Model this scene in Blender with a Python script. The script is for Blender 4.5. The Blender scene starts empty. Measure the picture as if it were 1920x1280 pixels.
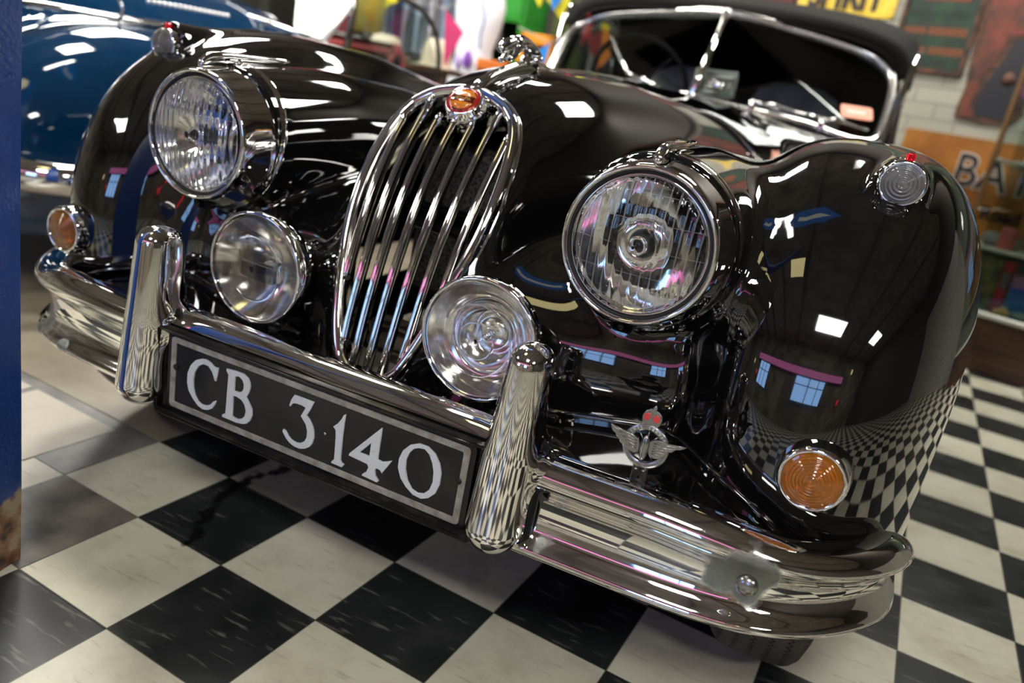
import bpy, math, random, numpy as np
from mathutils import Matrix, Vector
random.seed(7)
S = bpy.context.scene
COL = S.collection
PI = math.pi
# ------------------------------------------------------------------ helpers
def tag(o, label=None, cat=None, group=None, kind=None):
    if label: o['label'] = label
    if cat: o['category'] = cat
    if group: o['group'] = group
    if kind: o['kind'] = kind
    return o
def empty(name, loc=(0,0,0), rz=0, parent=None, **k):
    o = bpy.data.objects.new(name, None); COL.objects.link(o)
    o.location = loc; o.rotation_euler = (0,0,rz); o.parent = parent; o.empty_display_size = .05
    return tag(o, **k)
def obj(name, V, F, mat, parent=None, smooth=True, loc=(0,0,0), rot=(0,0,0), sub=0, **k):
    me = bpy.data.meshes.new(name)
    me.from_pydata([tuple(map(float, v)) for v in V], [], [tuple(int(i) for i in f) for f in F])
    if mat is not None:
        for m in (mat if isinstance(mat, (list, tuple)) else [mat]): me.materials.append(m)
    me.polygons.foreach_set('use_smooth', [smooth]*len(me.polygons)); me.update()
    o = bpy.data.objects.new(name, me); COL.objects.link(o)
    o.parent = parent; o.location = loc; o.rotation_euler = rot
    if smooth == 'auto' or sub < 0: pass
    if sub > 0:
        md = o.modifiers.new('s', 'SUBSURF'); md.levels = sub; md.render_levels = sub
    return tag(o, **k)
def join(*parts):
    V = []; F = []
    for v, f in parts:
        n = len(V); V += [tuple(p) for p in v]; F += [tuple(i+n for i in q) for q in f]
    return V, F
def box(cx, cy, cz, sx, sy, sz, b=0.0):
    """box with chamfered edges"""
    hx, hy, hz = sx/2, sy/2, sz/2
    if b <= 0:
        V = [(cx+i*hx, cy+j*hy, cz+k*hz) for i in (-1,1) for j in (-1,1) for k in (-1,1)]
        return V, [(0,1,3,2),(4,6,7,5),(0,4,5,1),(2,3,7,6),(0,2,6,4),(1,5,7,3)]
    b = min(b, hx*.9, hy*.9, hz*.9)
    V = []; ix = {}
    for i in (-1,1):
        for j in (-1,1):
            for k in (-1,1):
                for a in range(3):
                    d = [hx-b, hy-b, hz-b]; d[a] = (hx, hy, hz)[a]
                    ix[(i,j,k,a)] = len(V); V.append((cx+i*d[0], cy+j*d[1], cz+k*d[2]))
    F = []
    for s in (-1,1):
        F.append([ix[(s,j,k,0)] for j,k in ((-1,-1),(1,-1),(1,1),(-1,1))][::s])
        F.append([ix[(i,s,k,1)] for i,k in ((-1,-1),(1,-1),(1,1),(-1,1))][::-s])
        F.append([ix[(i,j,s,2)] for i,j in ((-1,-1),(1,-1),(1,1),(-1,1))][::s])
        for t in (-1,1):
            F.append([ix[(-1,s,t,1)], ix[(1,s,t,1)], ix[(1,s,t,2)], ix[(-1,s,t,2)]][::s*t])
            F.append([ix[(s,-1,t,0)], ix[(s,-1,t,2)], ix[(s,1,t,2)], ix[(s,1,t,0)]][::-s*t])
            F.append([ix[(s,t,-1,0)], ix[(s,t,1,0)], ix[(s,t,1,1)], ix[(s,t,-1,1)]][::s*t])
    for i in (-1,1):
        for j in (-1,1):
            for k in (-1,1): F.append([ix[(i,j,k,a)] for a in (0,1,2)][::i*j*k])
    return V, [tuple(f) for f in F]
def lathe(prof, n=48, ctr=(0,0,0), axis='y', dy=None, ang=(0, 2*PI)):
    """profile of (radius, along-axis) spun about an axis through ctr; dy(phi, i) shifts along the axis"""
    V = []; F = []; full = abs(ang[1]-ang[0]-2*PI) < 1e-6; m = n if full else n+1
    for a in range(m):
        t = ang[0]+(ang[1]-ang[0])*a/n
        for i, (r, h) in enumerate(prof):
            if dy: h = h+dy(t, i)
            c, s = r*math.cos(t), r*math.sin(t)
            p = (c, h, s) if axis == 'y' else ((c, s, h) if axis == 'z' else (h, c, s))
            V.append((p[0]+ctr[0], p[1]+ctr[1], p[2]+ctr[2]))
    L = len(prof)
    for a in range(n):
        b = (a+1) % m
        for i in range(L-1): F.append((a*L+i, b*L+i, b*L+i+1, a*L+i+1))
    return V, F
def loft(secs, closed=True, caps=True):
    n = len(secs[0]); V = [p for s in secs for p in s]; F = []
    for a in range(len(secs)-1):
        for i in range(n if closed else n-1):
            j = (i+1) % n; F.append((a*n+i, a*n+j, (a+1)*n+j, (a+1)*n+i))
    if caps and closed:
        F.append(tuple(range(n))[::-1]); F.append(tuple(range((len(secs)-1)*n, len(secs)*n)))
    return V, F
def tube(path, r, n=10, caps=True, flat=1.0, up=None):
    P = [Vector(p) for p in path]; secs = []
    rs = r if isinstance(r, (list, tuple)) else [r]*len(P)
    prev = None
    for i, p in enumerate(P):
        t = (P[min(i+1, len(P)-1)]-P[max(i-1, 0)]).normalized()
        if prev is None:
            u = Vector(up) if up else (Vector((0,0,1)) if abs(t.z) < .9 else Vector((1,0,0)))
        else: u = prev
        u = (u-t*u.dot(t)).normalized(); w = t.cross(u); prev = u
        secs.append([tuple(p+(u*math.cos(2*PI*k/n)*flat+w*math.sin(2*PI*k/n))*rs[i]) for k in range(n)])
    return loft(secs, True, caps)
def spline(pts, n=8):
    """Catmull-Rom through pts"""
    P = [np.array(p, float) for p in pts]; out = []
    for i in range(len(P)-1):
        a = P[max(i-1,0)]; b = P[i]; c = P[i+1]; d = P[min(i+2, len(P)-1)]
        for k in range(n):
            t = k/n; out.append(tuple(.5*((2*b)+(c-a)*t+(2*a-5*b+4*c-d)*t*t+(3*b-a-3*c+d)*t**3)))
    out.append(tuple(P[-1])); return out
def xform(VF, M): return [tuple(M @ Vector(v)) for v in VF[0]], VF[1]
def mirx(VF): return [(-v[0], v[1], v[2]) for v in VF[0]], [tuple(reversed(f)) for f in VF[1]]
def ellipsoid(c, r, n=20, m=12):
    return lathe([(max(1e-4, math.cos(-PI/2+PI*i/m)), math.sin(-PI/2+PI*i/m)) for i in range(m+1)], n, axis='z'), c, r
def ell(c, r, n=20, m=12):
    (V, F), c, r = ellipsoid(c, r, n, m); return [(c[0]+v[0]*r[0], c[1]+v[1]*r[1], c[2]+v[2]*r[2]) for v in V], F
def plate2d(name, loops, mat, depth=.001, bevel=0.0, parent=None, M=None, **k):
    """filled outline (with holes) in a plane, given real thickness"""
    cu = bpy.data.curves.new(name, 'CURVE'); cu.dimensions = '2D'; cu.fill_mode = 'BOTH'; cu.extrude = depth/2; cu.bevel_depth = bevel; cu.bevel_resolution = 1
    for lp in loops:
        sp = cu.splines.new('POLY'); sp.points.add(len(lp)-1); sp.use_cyclic_u = True
        for i, (a, b) in enumerate(lp): sp.points[i].co = (a, b, 0, 1)
    return curve_obj(name, cu, mat, parent, M, **k)
def curve_obj(name, cu, mat, parent, M, **k):
    t = bpy.data.objects.new(name, cu); COL.objects.link(t)
    dg = bpy.context.evaluated_depsgraph_get(); me = bpy.data.meshes.new_from_object(t.evaluated_get(dg))
    bpy.data.objects.remove(t); me.materials.clear(); me.materials.append(mat)
    if M is not None: me.transform(M)
    o = bpy.data.objects.new(name, me); COL.objects.link(o); o.parent = parent
    return tag(o, **k)
def text(name, s, size, mat, parent=None, M=None, depth=.001, align='CENTER', off=0.0, sx=1.0, **k):
    cu = bpy.data.curves.new(name, 'FONT'); cu.body = s; cu.size = size; cu.align_x = align; cu.align_y = 'CENTER'; cu.extrude = depth/2; cu.offset = off
    cu.resolution_u = 3
    if sx != 1: M = (M or Matrix()) @ Matrix.Diagonal((sx,1,1,1))
    return curve_obj(name, cu, mat, parent, M, **k)
FRONT = Matrix(((1,0,0,0),(0,0,-1,0),(0,1,0,0),(0,0,0,1)))     # plane x-z, facing -y
# ------------------------------------------------------------------ materials
def mat(name, col=(.5,.5,.5), rough=.5, metal=0.0, **k):
    m = bpy.data.materials.new(name); m.use_nodes = True; b = m.node_tree.nodes['Principled BSDF']
    b.inputs['Base Color'].default_value = (*col, 1); b.inputs['Roughness'].default_value = rough; b.inputs['Metallic'].default_value = metal
    for a, v in k.items(): b.inputs[a.replace('_', ' ')].default_value = v if not isinstance(v, tuple) else (*v, 1)
    return m
def N(m, t, **k):
    n = m.node_tree.nodes.new(t)
    for a, v in k.items():
        if a.startswith('i_'): n.inputs[a[2:].replace('_', ' ')].default_value = v
        else: setattr(n, a, v)
    return n
def LK(m, a, b): m.node_tree.links.new(a, b)
def P(m): return m.node_tree.nodes['Principled BSDF']
def noise_mix(m, c1, c2, scale=5, lo=.4, hi=.6, inp='Base Color', detail=6, coord='Object'):
    tc = N(m, 'ShaderNodeTexCoord'); nz = N(m, 'ShaderNodeTexNoise'); nz.inputs['Scale'].default_value = scale; nz.inputs['Detail'].default_value = detail
    LK(m, tc.outputs[coord], nz.inputs['Vector'])
    r = N(m, 'ShaderNodeValToRGB'); r.color_ramp.elements[0].position = lo; r.color_ramp.elements[1].position = hi
    g = lambda c: (*c, 1) if isinstance(c, tuple) else (c, c, c, 1)
    r.color_ramp.elements[0].color = g(c1); r.color_ramp.elements[1].color = g(c2)
    LK(m, nz.outputs['Fac'], r.inputs['Fac']); LK(m, r.outputs['Color'], P(m).inputs[inp]); return nz, r
def bump(m, src, strength=.2, dist=.002):
    b = N(m, 'ShaderNodeBump'); b.inputs['Strength'].default_value = strength; b.inputs['Distance'].default_value = dist
    LK(m, src, b.inputs['Height']); LK(m, b.outputs['Normal'], P(m).inputs['Normal'])
def emit(name, col, s):
    m = mat(name, (0,0,0)); P(m).inputs['Emission Color'].default_value = (*col, 1); P(m).inputs['Emission Strength'].default_value = s; return m
M_ = {}
paint = mat('black_paint', (.004,.0038,.0038), .035, 0, Coat_Weight=1.0, Coat_Roughness=.02, Specular_IOR_Level=.6)
noise_mix(paint, .03, .07, 9, .45, .75, 'Roughness')
chrome = mat('chrome', (.82,.81,.79), .05, 1.0); noise_mix(chrome, .03, .09, 14, .45, .8, 'Roughness')
chrome2 = mat('worn_chrome', (.62,.62,.6), .12, 1.0)
tc_, rr_ = noise_mix(chrome2, .05, .22, 60, .5, .72, 'Roughness')
alu = mat('pewter', (.38,.38,.37), .26, 1.0)
silver = mat('reflector', (.86,.86,.84), .07, 1.0)
darkm = mat('dark_metal', (.02,.02,.022), .35, .6)
rubber = mat('rubber', (.012,.012,.012), .55)
blackpl = mat('plate_black', (.008,.008,.008), .28)
noise_mix(blackpl, (.006,.006,.006), (.022,.018,.014), 18, .45, .8)
greyb = mat('plate_grey', (.27,.25,.22), .45); noise_mix(greyb, (.20,.18,.15), (.36,.34,.30), 60, .35, .65)
lett = mat('plate_letter', (.62,.65,.68), .35); noise_mix(lett, (.60,.63,.66), (.30,.31,.33), 120, .68, .74)
tray = mat('plate_tray', (.02,.017,.014), .35, .3); noise_mix(tray, (.012,.011,.01), (.09,.075,.06), 40, .5, .8)
def flute_glass(name, kind):
    m = mat(name, (1,1,1), .0, 0, IOR=1.45, Transmission_Weight=1.0)
    tc = N(m, 'ShaderNodeTexCoord'); sp = N(m, 'ShaderNodeSeparateXYZ'); LK(m, tc.outputs['Object'], sp.inputs[0])
    if kind == 'flute':
        w = N(m, 'ShaderNodeMath', operation='MULTIPLY'); w.inputs[1].default_value = 2*PI/.0125; LK(m, sp.outputs['X'], w.inputs[0])
        s = N(m, 'ShaderNodeMath', operation='SINE'); LK(m, w.outputs[0], s.inputs[0])
        z = N(m, 'ShaderNodeMath', operation='PINGPONG'); z.inputs[1].default_value = .017; LK(m, sp.outputs['Z'], z.inputs[0])
        z2 = N(m, 'ShaderNodeMath', operation='MULTIPLY'); z2.inputs[1].default_value = 30; LK(m, z.outputs[0], z2.inputs[0])
        a = N(m, 'ShaderNodeMath', operation='MULTIPLY_ADD'); a.inputs[1].default_value = .35; LK(m, s.outputs[0], a.inputs[0]); LK(m, z2.outputs[0], a.inputs[2])
        ln = N(m, 'ShaderNodeVectorMath', operation='LENGTH'); LK(m, tc.outputs['Object'], ln.inputs[0])
        cz = N(m, 'ShaderNodeMapRange'); cz.inputs['From Min'].default_value = .030; cz.inputs['From Max'].default_value = .036; LK(m, ln.outputs['Value'], cz.inputs['Value'])
        a2 = N(m, 'ShaderNodeMath', operation='MULTIPLY'); LK(m, a.outputs[0], a2.inputs[0]); LK(m, cz.outputs[0], a2.inputs[1]); bump(m, a2.outputs[0], .7, .0024)
        e1 = N(m, 'ShaderNodeMapRange'); e1.inputs['From Min'].default_value = .93; e1.inputs['From Max'].default_value = .995; LK(m, s.outputs[0], e1.inputs['Value'])
        e2 = N(m, 'ShaderNodeMapRange'); e2.inputs['From Min'].default_value = .0005; e2.inputs['From Max'].default_value = .0001; LK(m, z.outputs[0], e2.inputs['Value'])
        mx = N(m, 'ShaderNodeMath', operation='MAXIMUM'); LK(m, e1.outputs[0], mx.inputs[0]); LK(m, e2.outputs[0], mx.inputs[1])
        mx0 = mx; mx = N(m, 'ShaderNodeMath', operation='MULTIPLY'); LK(m, mx0.outputs[0], mx.inputs[0]); LK(m, cz.outputs[0], mx.inputs[1])
        r_ = N(m, 'ShaderNodeMath', operation='MULTIPLY'); r_.inputs[1].default_value = .22; LK(m, mx.outputs[0], r_.inputs[0]); LK(m, r_.outputs[0], P(m).inputs['Roughness'])
        t_ = N(m, 'ShaderNodeMapRange'); t_.inputs['To Min'].default_value = 1.0; t_.inputs['To Max'].default_value = .86; LK(m, mx.outputs[0], t_.inputs['Value']); LK(m, t_.outputs[0], P(m).inputs['Transmission Weight'])
    elif kind == 'ring':
        l = N(m, 'ShaderNodeVectorMath', operation='LENGTH'); cmb = N(m, 'ShaderNodeCombineXYZ'); LK(m, sp.outputs['X'], cmb.inputs[0]); LK(m, sp.outputs['Z'], cmb.inputs[2]); LK(m, cmb.outputs[0], l.inputs[0])
        w = N(m, 'ShaderNodeMath', operation='MULTIPLY'); w.inputs[1].default_value = 2*PI/.006; LK(m, l.outputs['Value'], w.inputs[0])
        s = N(m, 'ShaderNodeMath', operation='SINE'); LK(m, w.outputs[0], s.inputs[0]); bump(m, s.outputs[0], .5, .0012)
    return m
g_flute = flute_glass('fluted_glass', 'flute'); g_clear = flute_glass('clear_glass', ''); g_ring = flute_glass('ringed_glass', 'ring')
def ring_lens(name, col, tr, pitch=.0045):
    m = mat(name, col, .12, 0, Transmission_Weight=tr, IOR=1.45, Coat_Weight=1.0)
    tc = N(m, 'ShaderNodeTexCoord'); sp = N(m, 'ShaderNodeSeparateXYZ'); LK(m, tc.outputs['Object'], sp.inputs[0])
    cmb = N(m, 'ShaderNodeCombineXYZ'); LK(m, sp.outputs['X'], cmb.inputs[0]); LK(m, sp.outputs['Z'], cmb.inputs[2])
    l = N(m, 'ShaderNodeVectorMath', operation='LENGTH'); LK(m, cmb.outputs[0], l.inputs[0])
    return m
amber = ring_lens('amber_lens', (.86,.32,.010), .75, .0034); clearl = ring_lens('clear_lens', (.36,.35,.33), .6, .006)
def thin_glass(name, tint=(.8,.85,.83), refl=1.0):
    m = bpy.data.materials.new(name); m.use_nodes = True; nt = m.node_tree; nt.nodes.clear()
    o = nt.nodes.new('ShaderNodeOutputMaterial'); t = nt.nodes.new('ShaderNodeBsdfTransparent'); t.inputs[0].default_value = (*tint, 1)
    g = nt.nodes.new('ShaderNodeBsdfGlossy'); g.inputs['Roughness'].default_value = .01; f = nt.nodes.new('ShaderNodeFresnel'); f.inputs[0].default_value = 1.5
    x = nt.nodes.new('ShaderNodeMixShader'); gm = nt.nodes.new('ShaderNodeNewGeometry'); ma = nt.nodes.new('ShaderNodeMath'); ma.operation = 'MULTIPLY_ADD'; ma.inputs[1].default_value = -.83333; ma.inputs[2].default_value = 1.5
    nt.links.new(gm.outputs['Backfacing'], ma.inputs[0]); nt.links.new(ma.outputs[0], f.inputs[0]); nt.links.new(f.outputs[0], x.inputs[0]); nt.links.new(t.outputs[0], x.inputs[1]); nt.links.new(g.outputs[0], x.inputs[2]); nt.links.new(x.outputs[0], o.inputs[0]); return m
pane = thin_glass('window_pane')
# ------------------------------------------------------------------ signed-distance surfaces
def nets(f, lo, hi, h, proj=4):
    lo = np.array(lo, float); n = np.ceil((np.array(hi)-lo)/h).astype(int)+1
    ax = [lo[i]+h*np.arange(n[i]) for i in range(3)]
    X, Y, Z = np.meshgrid(*ax, indexing='ij'); V = f(X, Y, Z); Sg = V < 0
    c = np.zeros(tuple(n-1), int)
    for i in (0,1):
        for j in (0,1):
            for k in (0,1): c += Sg[i:n[0]-1+i, j:n[1]-1+j, k:n[2]-1+k]
    act = (c > 0) & (c < 8); idx = -np.ones(act.shape, int); cells = np.argwhere(act); idx[act] = np.arange(len(cells))
    acc = np.zeros((len(cells), 3)); cnt = np.zeros(len(cells))
    cor = [(i,j,k) for i in (0,1) for j in (0,1) for k in (0,1)]
    vals = {q: V[cells[:,0]+q[0], cells[:,1]+q[1], cells[:,2]+q[2]] for q in cor}
    for q in cor:
        for a in range(3):
            if q[a]: continue
            r = list(q); r[a] = 1; r = tuple(r); va, vb = vals[q], vals[r]; m = (va < 0) != (vb < 0)
            t = np.where(m, va/np.where(m, va-vb, 1), 0); p = np.tile(np.array(q, float), (len(cells), 1)); p[:, a] += t
            acc[m] += p[m]; cnt[m] += 1
    Pt = lo+h*(cells+acc/cnt[:, None])
    F = []
    for a in range(3):
        b, c2 = (a+1) % 3, (a+2) % 3
        sl0 = [slice(None)]*3; sl1 = [slice(None)]*3; sl0[a] = slice(0, n[a]-1); sl1[a] = slice(1, n[a])
        S0, S1 = Sg[tuple(sl0)], Sg[tuple(sl1)]
        e = np.argwhere(S0 != S1); e = e[(e[:, b] > 0) & (e[:, c2] > 0) & (e[:, b] < n[b]-1) & (e[:, c2] < n[c2]-1)]
        ins = S0[e[:,0], e[:,1], e[:,2]]
        q = []
        for db, dc in ((-1,-1),(0,-1),(0,0),(-1,0)):
            g = e.copy(); g[:, b] += db; g[:, c2] += dc; q.append(idx[g[:,0], g[:,1], g[:,2]])
        q = np.stack(q, 1); q[~ins] = q[~ins][:, ::-1]; F.append(q)
    F = np.concatenate(F); F = F[(F >= 0).all(1)]
    e = 1e-4
    for _ in range(proj):
        x, y, z = Pt.T; v = f(x, y, z)
        g = np.stack([(f(x+e, y, z)-f(x-e, y, z)), (f(x, y+e, z)-f(x, y-e, z)), (f(x, y, z+e)-f(x, y, z-e))], 1)/(2*e)
        st = (v/np.maximum((g**2).sum(1), .2))[:, None]*g
        L = np.linalg.norm(st, axis=1, keepdims=True); st *= np.minimum(1, .5*h/np.maximum(L, 1e-9)); Pt = Pt-st
    return Pt, F
def smin(a, b, k):
    h = np.maximum(k-np.abs(a-b), 0)/k; return np.minimum(a, b)-h*h*h*k/6
def smax(a, b, k): return -smin(-a, -b, k)
def gradn(f, Pt, e=2e-4):
    x, y, z = Pt.T; g = np.stack([f(x+e,y,z)-f(x-e,y,z), f(x,y+e,z)-f(x,y-e,z), f(x,y,z+e)-f(x,y,z-e)], 1)
    return g/np.maximum(np.linalg.norm(g, axis=1, keepdims=True), 1e-9)
def submesh(name, Pt, F, keep, m, parent, nrm=None, **k):
    Fk = F[keep]; u, inv = np.unique(Fk, return_inverse=True); o = obj(name, Pt[u], inv.reshape(Fk.shape), m, parent, **k)
    if nrm is not None: o.data.normals_split_custom_set_from_vertices([tuple(n) for n in nrm[u]])
    return o
def sell(x, y, z, c, a, p, yopen=True):
    """superellipsoid with approximate distance; open (extruded) towards +y if yopen"""
    dx = (x-c[0])/a[0]; dy = (y-c[1])/a[1]; dz = (z-c[2])/a[2]
    if yopen: dy = np.minimum(dy, 0)
    X, Y, Z = np.abs(dx)+1e-9, np.abs(dy)+1e-9, np.abs(dz)+1e-9
    q = X**p+Y**p+Z**p; r = q**(1/p)
    g = r**(1-p)*np.sqrt((X**(p-1)/a[0])**2+(Y**(p-1)/a[1])**2+(Z**(p-1)/a[2])**2)
    return (r-1)/np.maximum(g, 1e-3)
HRES=.009; EXPO=0.2
LETTERS={'C':[[(-0.1644,0.3542),(-0.1661,0.3334),(-0.1683,0.3336),(-0.1739,0.3456),(-0.1821,0.3527),(-0.1923,0.3526),(-0.2014,0.3466),(-0.2083,0.3346),(-0.2108,0.321),(-0.2095,0.3071),(-0.2056,0.2968),(-0.1989,0.289),(-0.1908,0.2862),(-0.1822,0.2874),(-0.1739,0.2917),(-0.1684,0.2986),(-0.1652,0.3007),(-0.1656,0.296),(-0.1702,0.2879),(-0.1784,0.2825),(-0.1878,0.2805),(-0.1976,0.2829),(-0.2087,0.2914),(-0.2174,0.3016),(-0.2212,0.3133),(-0.221,0.3291),(-0.2158,0.3428),(-0.207,0.3533),(-0.1962,0.3587),(-0.1878,0.36),(-0.1791,0.3579),(-0.172,0.3538),(-0.1677,0.3534)]],'B':[[(-0.1472,0.3587),(-0.1373,0.3593),(-0.1259,0.3602),(-0.116,0.36),(-0.1075,0.3559),(-0.1037,0.3503),(-0.1027,0.3437),(-0.104,0.3364),(-0.1088,0.3265),(-0.1023,0.3189),(-0.0966,0.3111),(-0.0954,0.3017),(-0.0981,0.2923),(-0.1041,0.2859),(-0.1121,0.2828),(-0.1237,0.2811),(-0.1372,0.2814),(-0.1494,0.2815),(-0.1493,0.2844),(-0.1437,0.2884),(-0.1432,0.3022),(-0.1433,0.3233),(-0.1429,0.343),(-0.1429,0.3513),(-0.1469,0.3556)],[(-0.1309,0.3524),(-0.1237,0.3548),(-0.1169,0.3515),(-0.1135,0.3457),(-0.1132,0.3389),(-0.1152,0.3334),(-0.1206,0.3295),(-0.128,0.3291),(-0.1316,0.3286),(-0.1316,0.3412)],[(-0.1323,0.3214),(-0.1257,0.3222),(-0.1156,0.32),(-0.1092,0.3138),(-0.1059,0.3051),(-0.1075,0.296),(-0.1128,0.2899),(-0.1208,0.2864),(-0.1292,0.287),(-0.1319,0.289),(-0.1321,0.3045)]],'3':[[(-0.0231,0.3582),(0.0097,0.3583),(0.0052,0.346),(-0.0003,0.335),(0.0056,0.33),(0.0109,0.3237),(0.0147,0.3156),(0.0161,0.3065),(0.0143,0.2962),(0.0105,0.29),(0.0034,0.2846),(-0.0055,0.2813),(-0.0149,0.2814),(-0.0231,0.284),(-0.0299,0.2885),(-0.0372,0.297),(-0.0367,0.2999),(-0.0335,0.299),(-0.0272,0.2922),(-0.0204,0.2884),(-0.0125,0.2871),(-0.0049,0.2892),(0.0021,0.2952),(0.0051,0.3025),(0.005,0.3121),(0.0013,0.3217),(-0.0083,0.3312),(-0.0017,0.3464),(-0.0088,0.348),(-0.018,0.3475),(-0.024,0.3462),(-0.0287,0.3398),(-0.0299,0.3408),(-0.0275,0.3497)]],'1':[[(0.0635,0.3577),(0.0631,0.3446),(0.063,0.3286),(0.0635,0.3086),(0.0639,0.2897),(0.066,0.285),(0.0706,0.284),(0.0682,0.2797),(0.0509,0.28),(0.0514,0.282),(0.0549,0.2863),(0.0543,0.2998),(0.053,0.321),(0.0516,0.3312),(0.0475,0.3344),(0.054,0.3414),(0.0594,0.35),(0.0615,0.356)]],'4':[[(0.1227,0.3579),(0.1232,0.3411),(0.1231,0.3226),(0.123,0.3113),(0.1313,0.3104),(0.1392,0.3141),(0.1438,0.3164),(0.133,0.295),(0.1296,0.2984),(0.1231,0.2992),(0.1208,0.295),(0.1228,0.2863),(0.1286,0.2812),(0.1268,0.2787),(0.1028,0.2799),(0.1033,0.2818),(0.109,0.2871),(0.1114,0.2955),(0.1086,0.2998),(0.0778,0.3017),(0.0788,0.3048)],[(0.1108,0.3339),(0.1105,0.3113),(0.0925,0.3112)]],'0':[[(0.1826,0.3569),(0.1953,0.3571),(0.207,0.3512),(0.2155,0.3403),(0.22,0.3279),(0.2205,0.3112),(0.2163,0.2964),(0.2073,0.2862),(0.1972,0.2814),(0.1847,0.2824),(0.1724,0.2896),(0.1626,0.2991),(0.1565,0.3127),(0.1563,0.3258),(0.1604,0.3391),(0.1695,0.3502)],[(0.1821,0.3516),(0.1919,0.3533),(0.1994,0.3484),(0.2059,0.338),(0.2098,0.3266),(0.2111,0.3114),(0.2079,0.2983),(0.2,0.2892),(0.1909,0.2863),(0.1808,0.2889),(0.1723,0.2989),(0.1671,0.3141),(0.1662,0.3282),(0.1698,0.34),(0.1753,0.3478)]]}
PANEL_LIST = [(.85,2.65,.72,.72,0),(4.2,2.6,.75,.75,0),(3.6,-2.3,.7,.7,0),(-2.95,2.2,1.0,1.0,0),(-1.0,3.25,.5,.5,0),(-1.6,1.05,.5,.5,0),(-3.8,-2.0,.7,.7,0),(-.82,.45,.10,.7,.1),(.9,-2.6,.7,.7,0)]
# ------------------------------------------------------------------ car body surface (x across, y to the rear, z up; metres)
def itp(v, xs, ys):
    """smooth interpolation"""
    return np.interp(v, BASE, _sm(tuple(xs), tuple(ys)))
BASE = np.linspace(-.5, 3.5, 801); _c = {}
def _sm(xs, ys):
    if (xs, ys) not in _c:
        r = np.interp(BASE, xs, ys); k = np.hanning(25); k /= k.sum()
        _c[(xs, ys)] = np.convolve(np.pad(r, 12, 'edge'), k, 'valid')
    return _c[(xs, ys)]
YG = (1.343, -1.483, .787, -.157)
def yg(z):
    zc = np.clip(z, .36, .80); y = ((YG[0]*zc+YG[1])*zc+YG[2])*zc+YG[3]
    return y+np.maximum(z-.80, 0)*1.3+np.maximum(.36-z, 0)*.25
def f_bonnet(x, y, z):
    zt = itp(y, (0,.2,.25,.32,.447,.727,1.158,1.85,2.6), (.73,.792,.814,.837,.860,.879,.893,.905,.93))
    w = itp(y, (0,.1,.2,.4,.7,1.1,1.85,2.6), (.14,.155,.18,.245,.32,.42,.57,.7))
    s = np.clip((z-.30)/.36, 0, 1); s = .62+.38*s*s*(3-2*s); w = w*s
    zm = .46; Z = np.abs(np.where(z > zm, (z-zm)/(zt-zm), (z-zm)/.5))+1e-9; X = x/w+1e-9; p = 2.5
    q = X**p+Z**p; r = q**(1/p); g = r**(1-p)*np.sqrt((X**(p-1)/w)**2+(Z**(p-1)/(zt-zm))**2)
    d = (r-1)/np.maximum(g, 1e-3)
    fr = (yg(z)+1.2*x*x-y)*.86
    return smax(d, fr, .05)
def f_wing(x, y, z):
    zt = itp(y, (0,.5,.75,1.15,1.6,2.2,3), (.842,.842,.836,.785,.70,.60,.55)); zm = .42
    zz = np.where(z > zm, (z-zm)/(zt-zm)*.42, (z-zm)*.42/.6)
    a = np.array((.222,.51,.42)); X = np.abs(x-.612)/a[0]+1e-9; Y = np.abs(np.minimum(y-.51, 0))/a[1]+1e-9; Z = np.abs(zz)/a[2]+1e-9
    p1, p2 = 2.75, 2.25; u = (X**p1+Z**p1)**(p2/p1); q = u+Y**p2; r = q**(1/p2)
    k = r**(1-p2)*(X**p1+Z**p1)**(p2/p1-1)
    g = np.sqrt((k*X**(p1-1)/a[0])**2+(k*Z**(p1-1)/a[2])**2+(r**(1-p2)*Y**(p2-1)/a[1])**2)
    return (r-1)/np.maximum(g, 1e-3)
def f_pod(x, y, z):
    r = itp(y, (0,.08,.3,.6,1.0,1.4), (.113,.117,.125,.115,.08,.03)); zc = itp(y, (0,.3,.6,1.0,1.5), (.657,.662,.66,.64,.58))
    d = np.sqrt((x-.3726-.02*np.clip(y-.1, 0, 1))**2+(z-zc)**2)-r
    return smax(d, .055-y+.12*(z-.657)*0, .012)
def f_apron(x, y, z):
    zz = np.where(z > .42, (z-.42), (z-.42)*.19/.5)
    return sell(x, y, zz, (0,.50,0), (.66,.465,.19), 3.0)
def f_tub(x, y, z): return sell(x, y, z, (0,2.3,.50), (.82,1.0,.385), 3.2)
def f_side(x, y, z):
    a = np.array((.653,.200,.786)); b = np.array((.655,.46,.795)); ab = b-a
    t = np.clip(((x-a[0])*ab[0]+(y-a[1])*ab[1]+(z-a[2])*ab[2])/(ab@ab), 0, 1)
    d = np.sqrt((x-a[0]-t*ab[0])**2+(y-a[1]-t*ab[1])**2+(z-a[2]-t*ab[2])**2)-(.036-.012*t)
    return smax(d, .200-y, .006)
def f_body(x, y, z):
    x = np.abs(x)
    d = smin(f_apron(x,y,z), f_wing(x,y,z), .10)
    d = smin(d, f_pod(x,y,z), .075)
    d = smin(d, f_bonnet(x,y,z), .075)
    d = smin(d, f_tub(x,y,z), .05)
    return smin(d, f_side(x,y,z), .03)
HWZ = ((.343,.352,.376,.412,.449,.497,.544,.594,.65,.70,.735,.765,.785,.797,.803), (.0,.036,.062,.079,.091,.103,.114,.124,.1275,.124,.116,.100,.075,.04,.0))
def gw(z): return np.interp(z, *HWZ)
car = empty('classic_car', label='black 1950s sports car with oval slatted grille and plate CB 3140', cat='car')
Pt, Fc = nets(f_body, (-.9,-.1,.20), (.9,2.75,.99), HRES)
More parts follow.
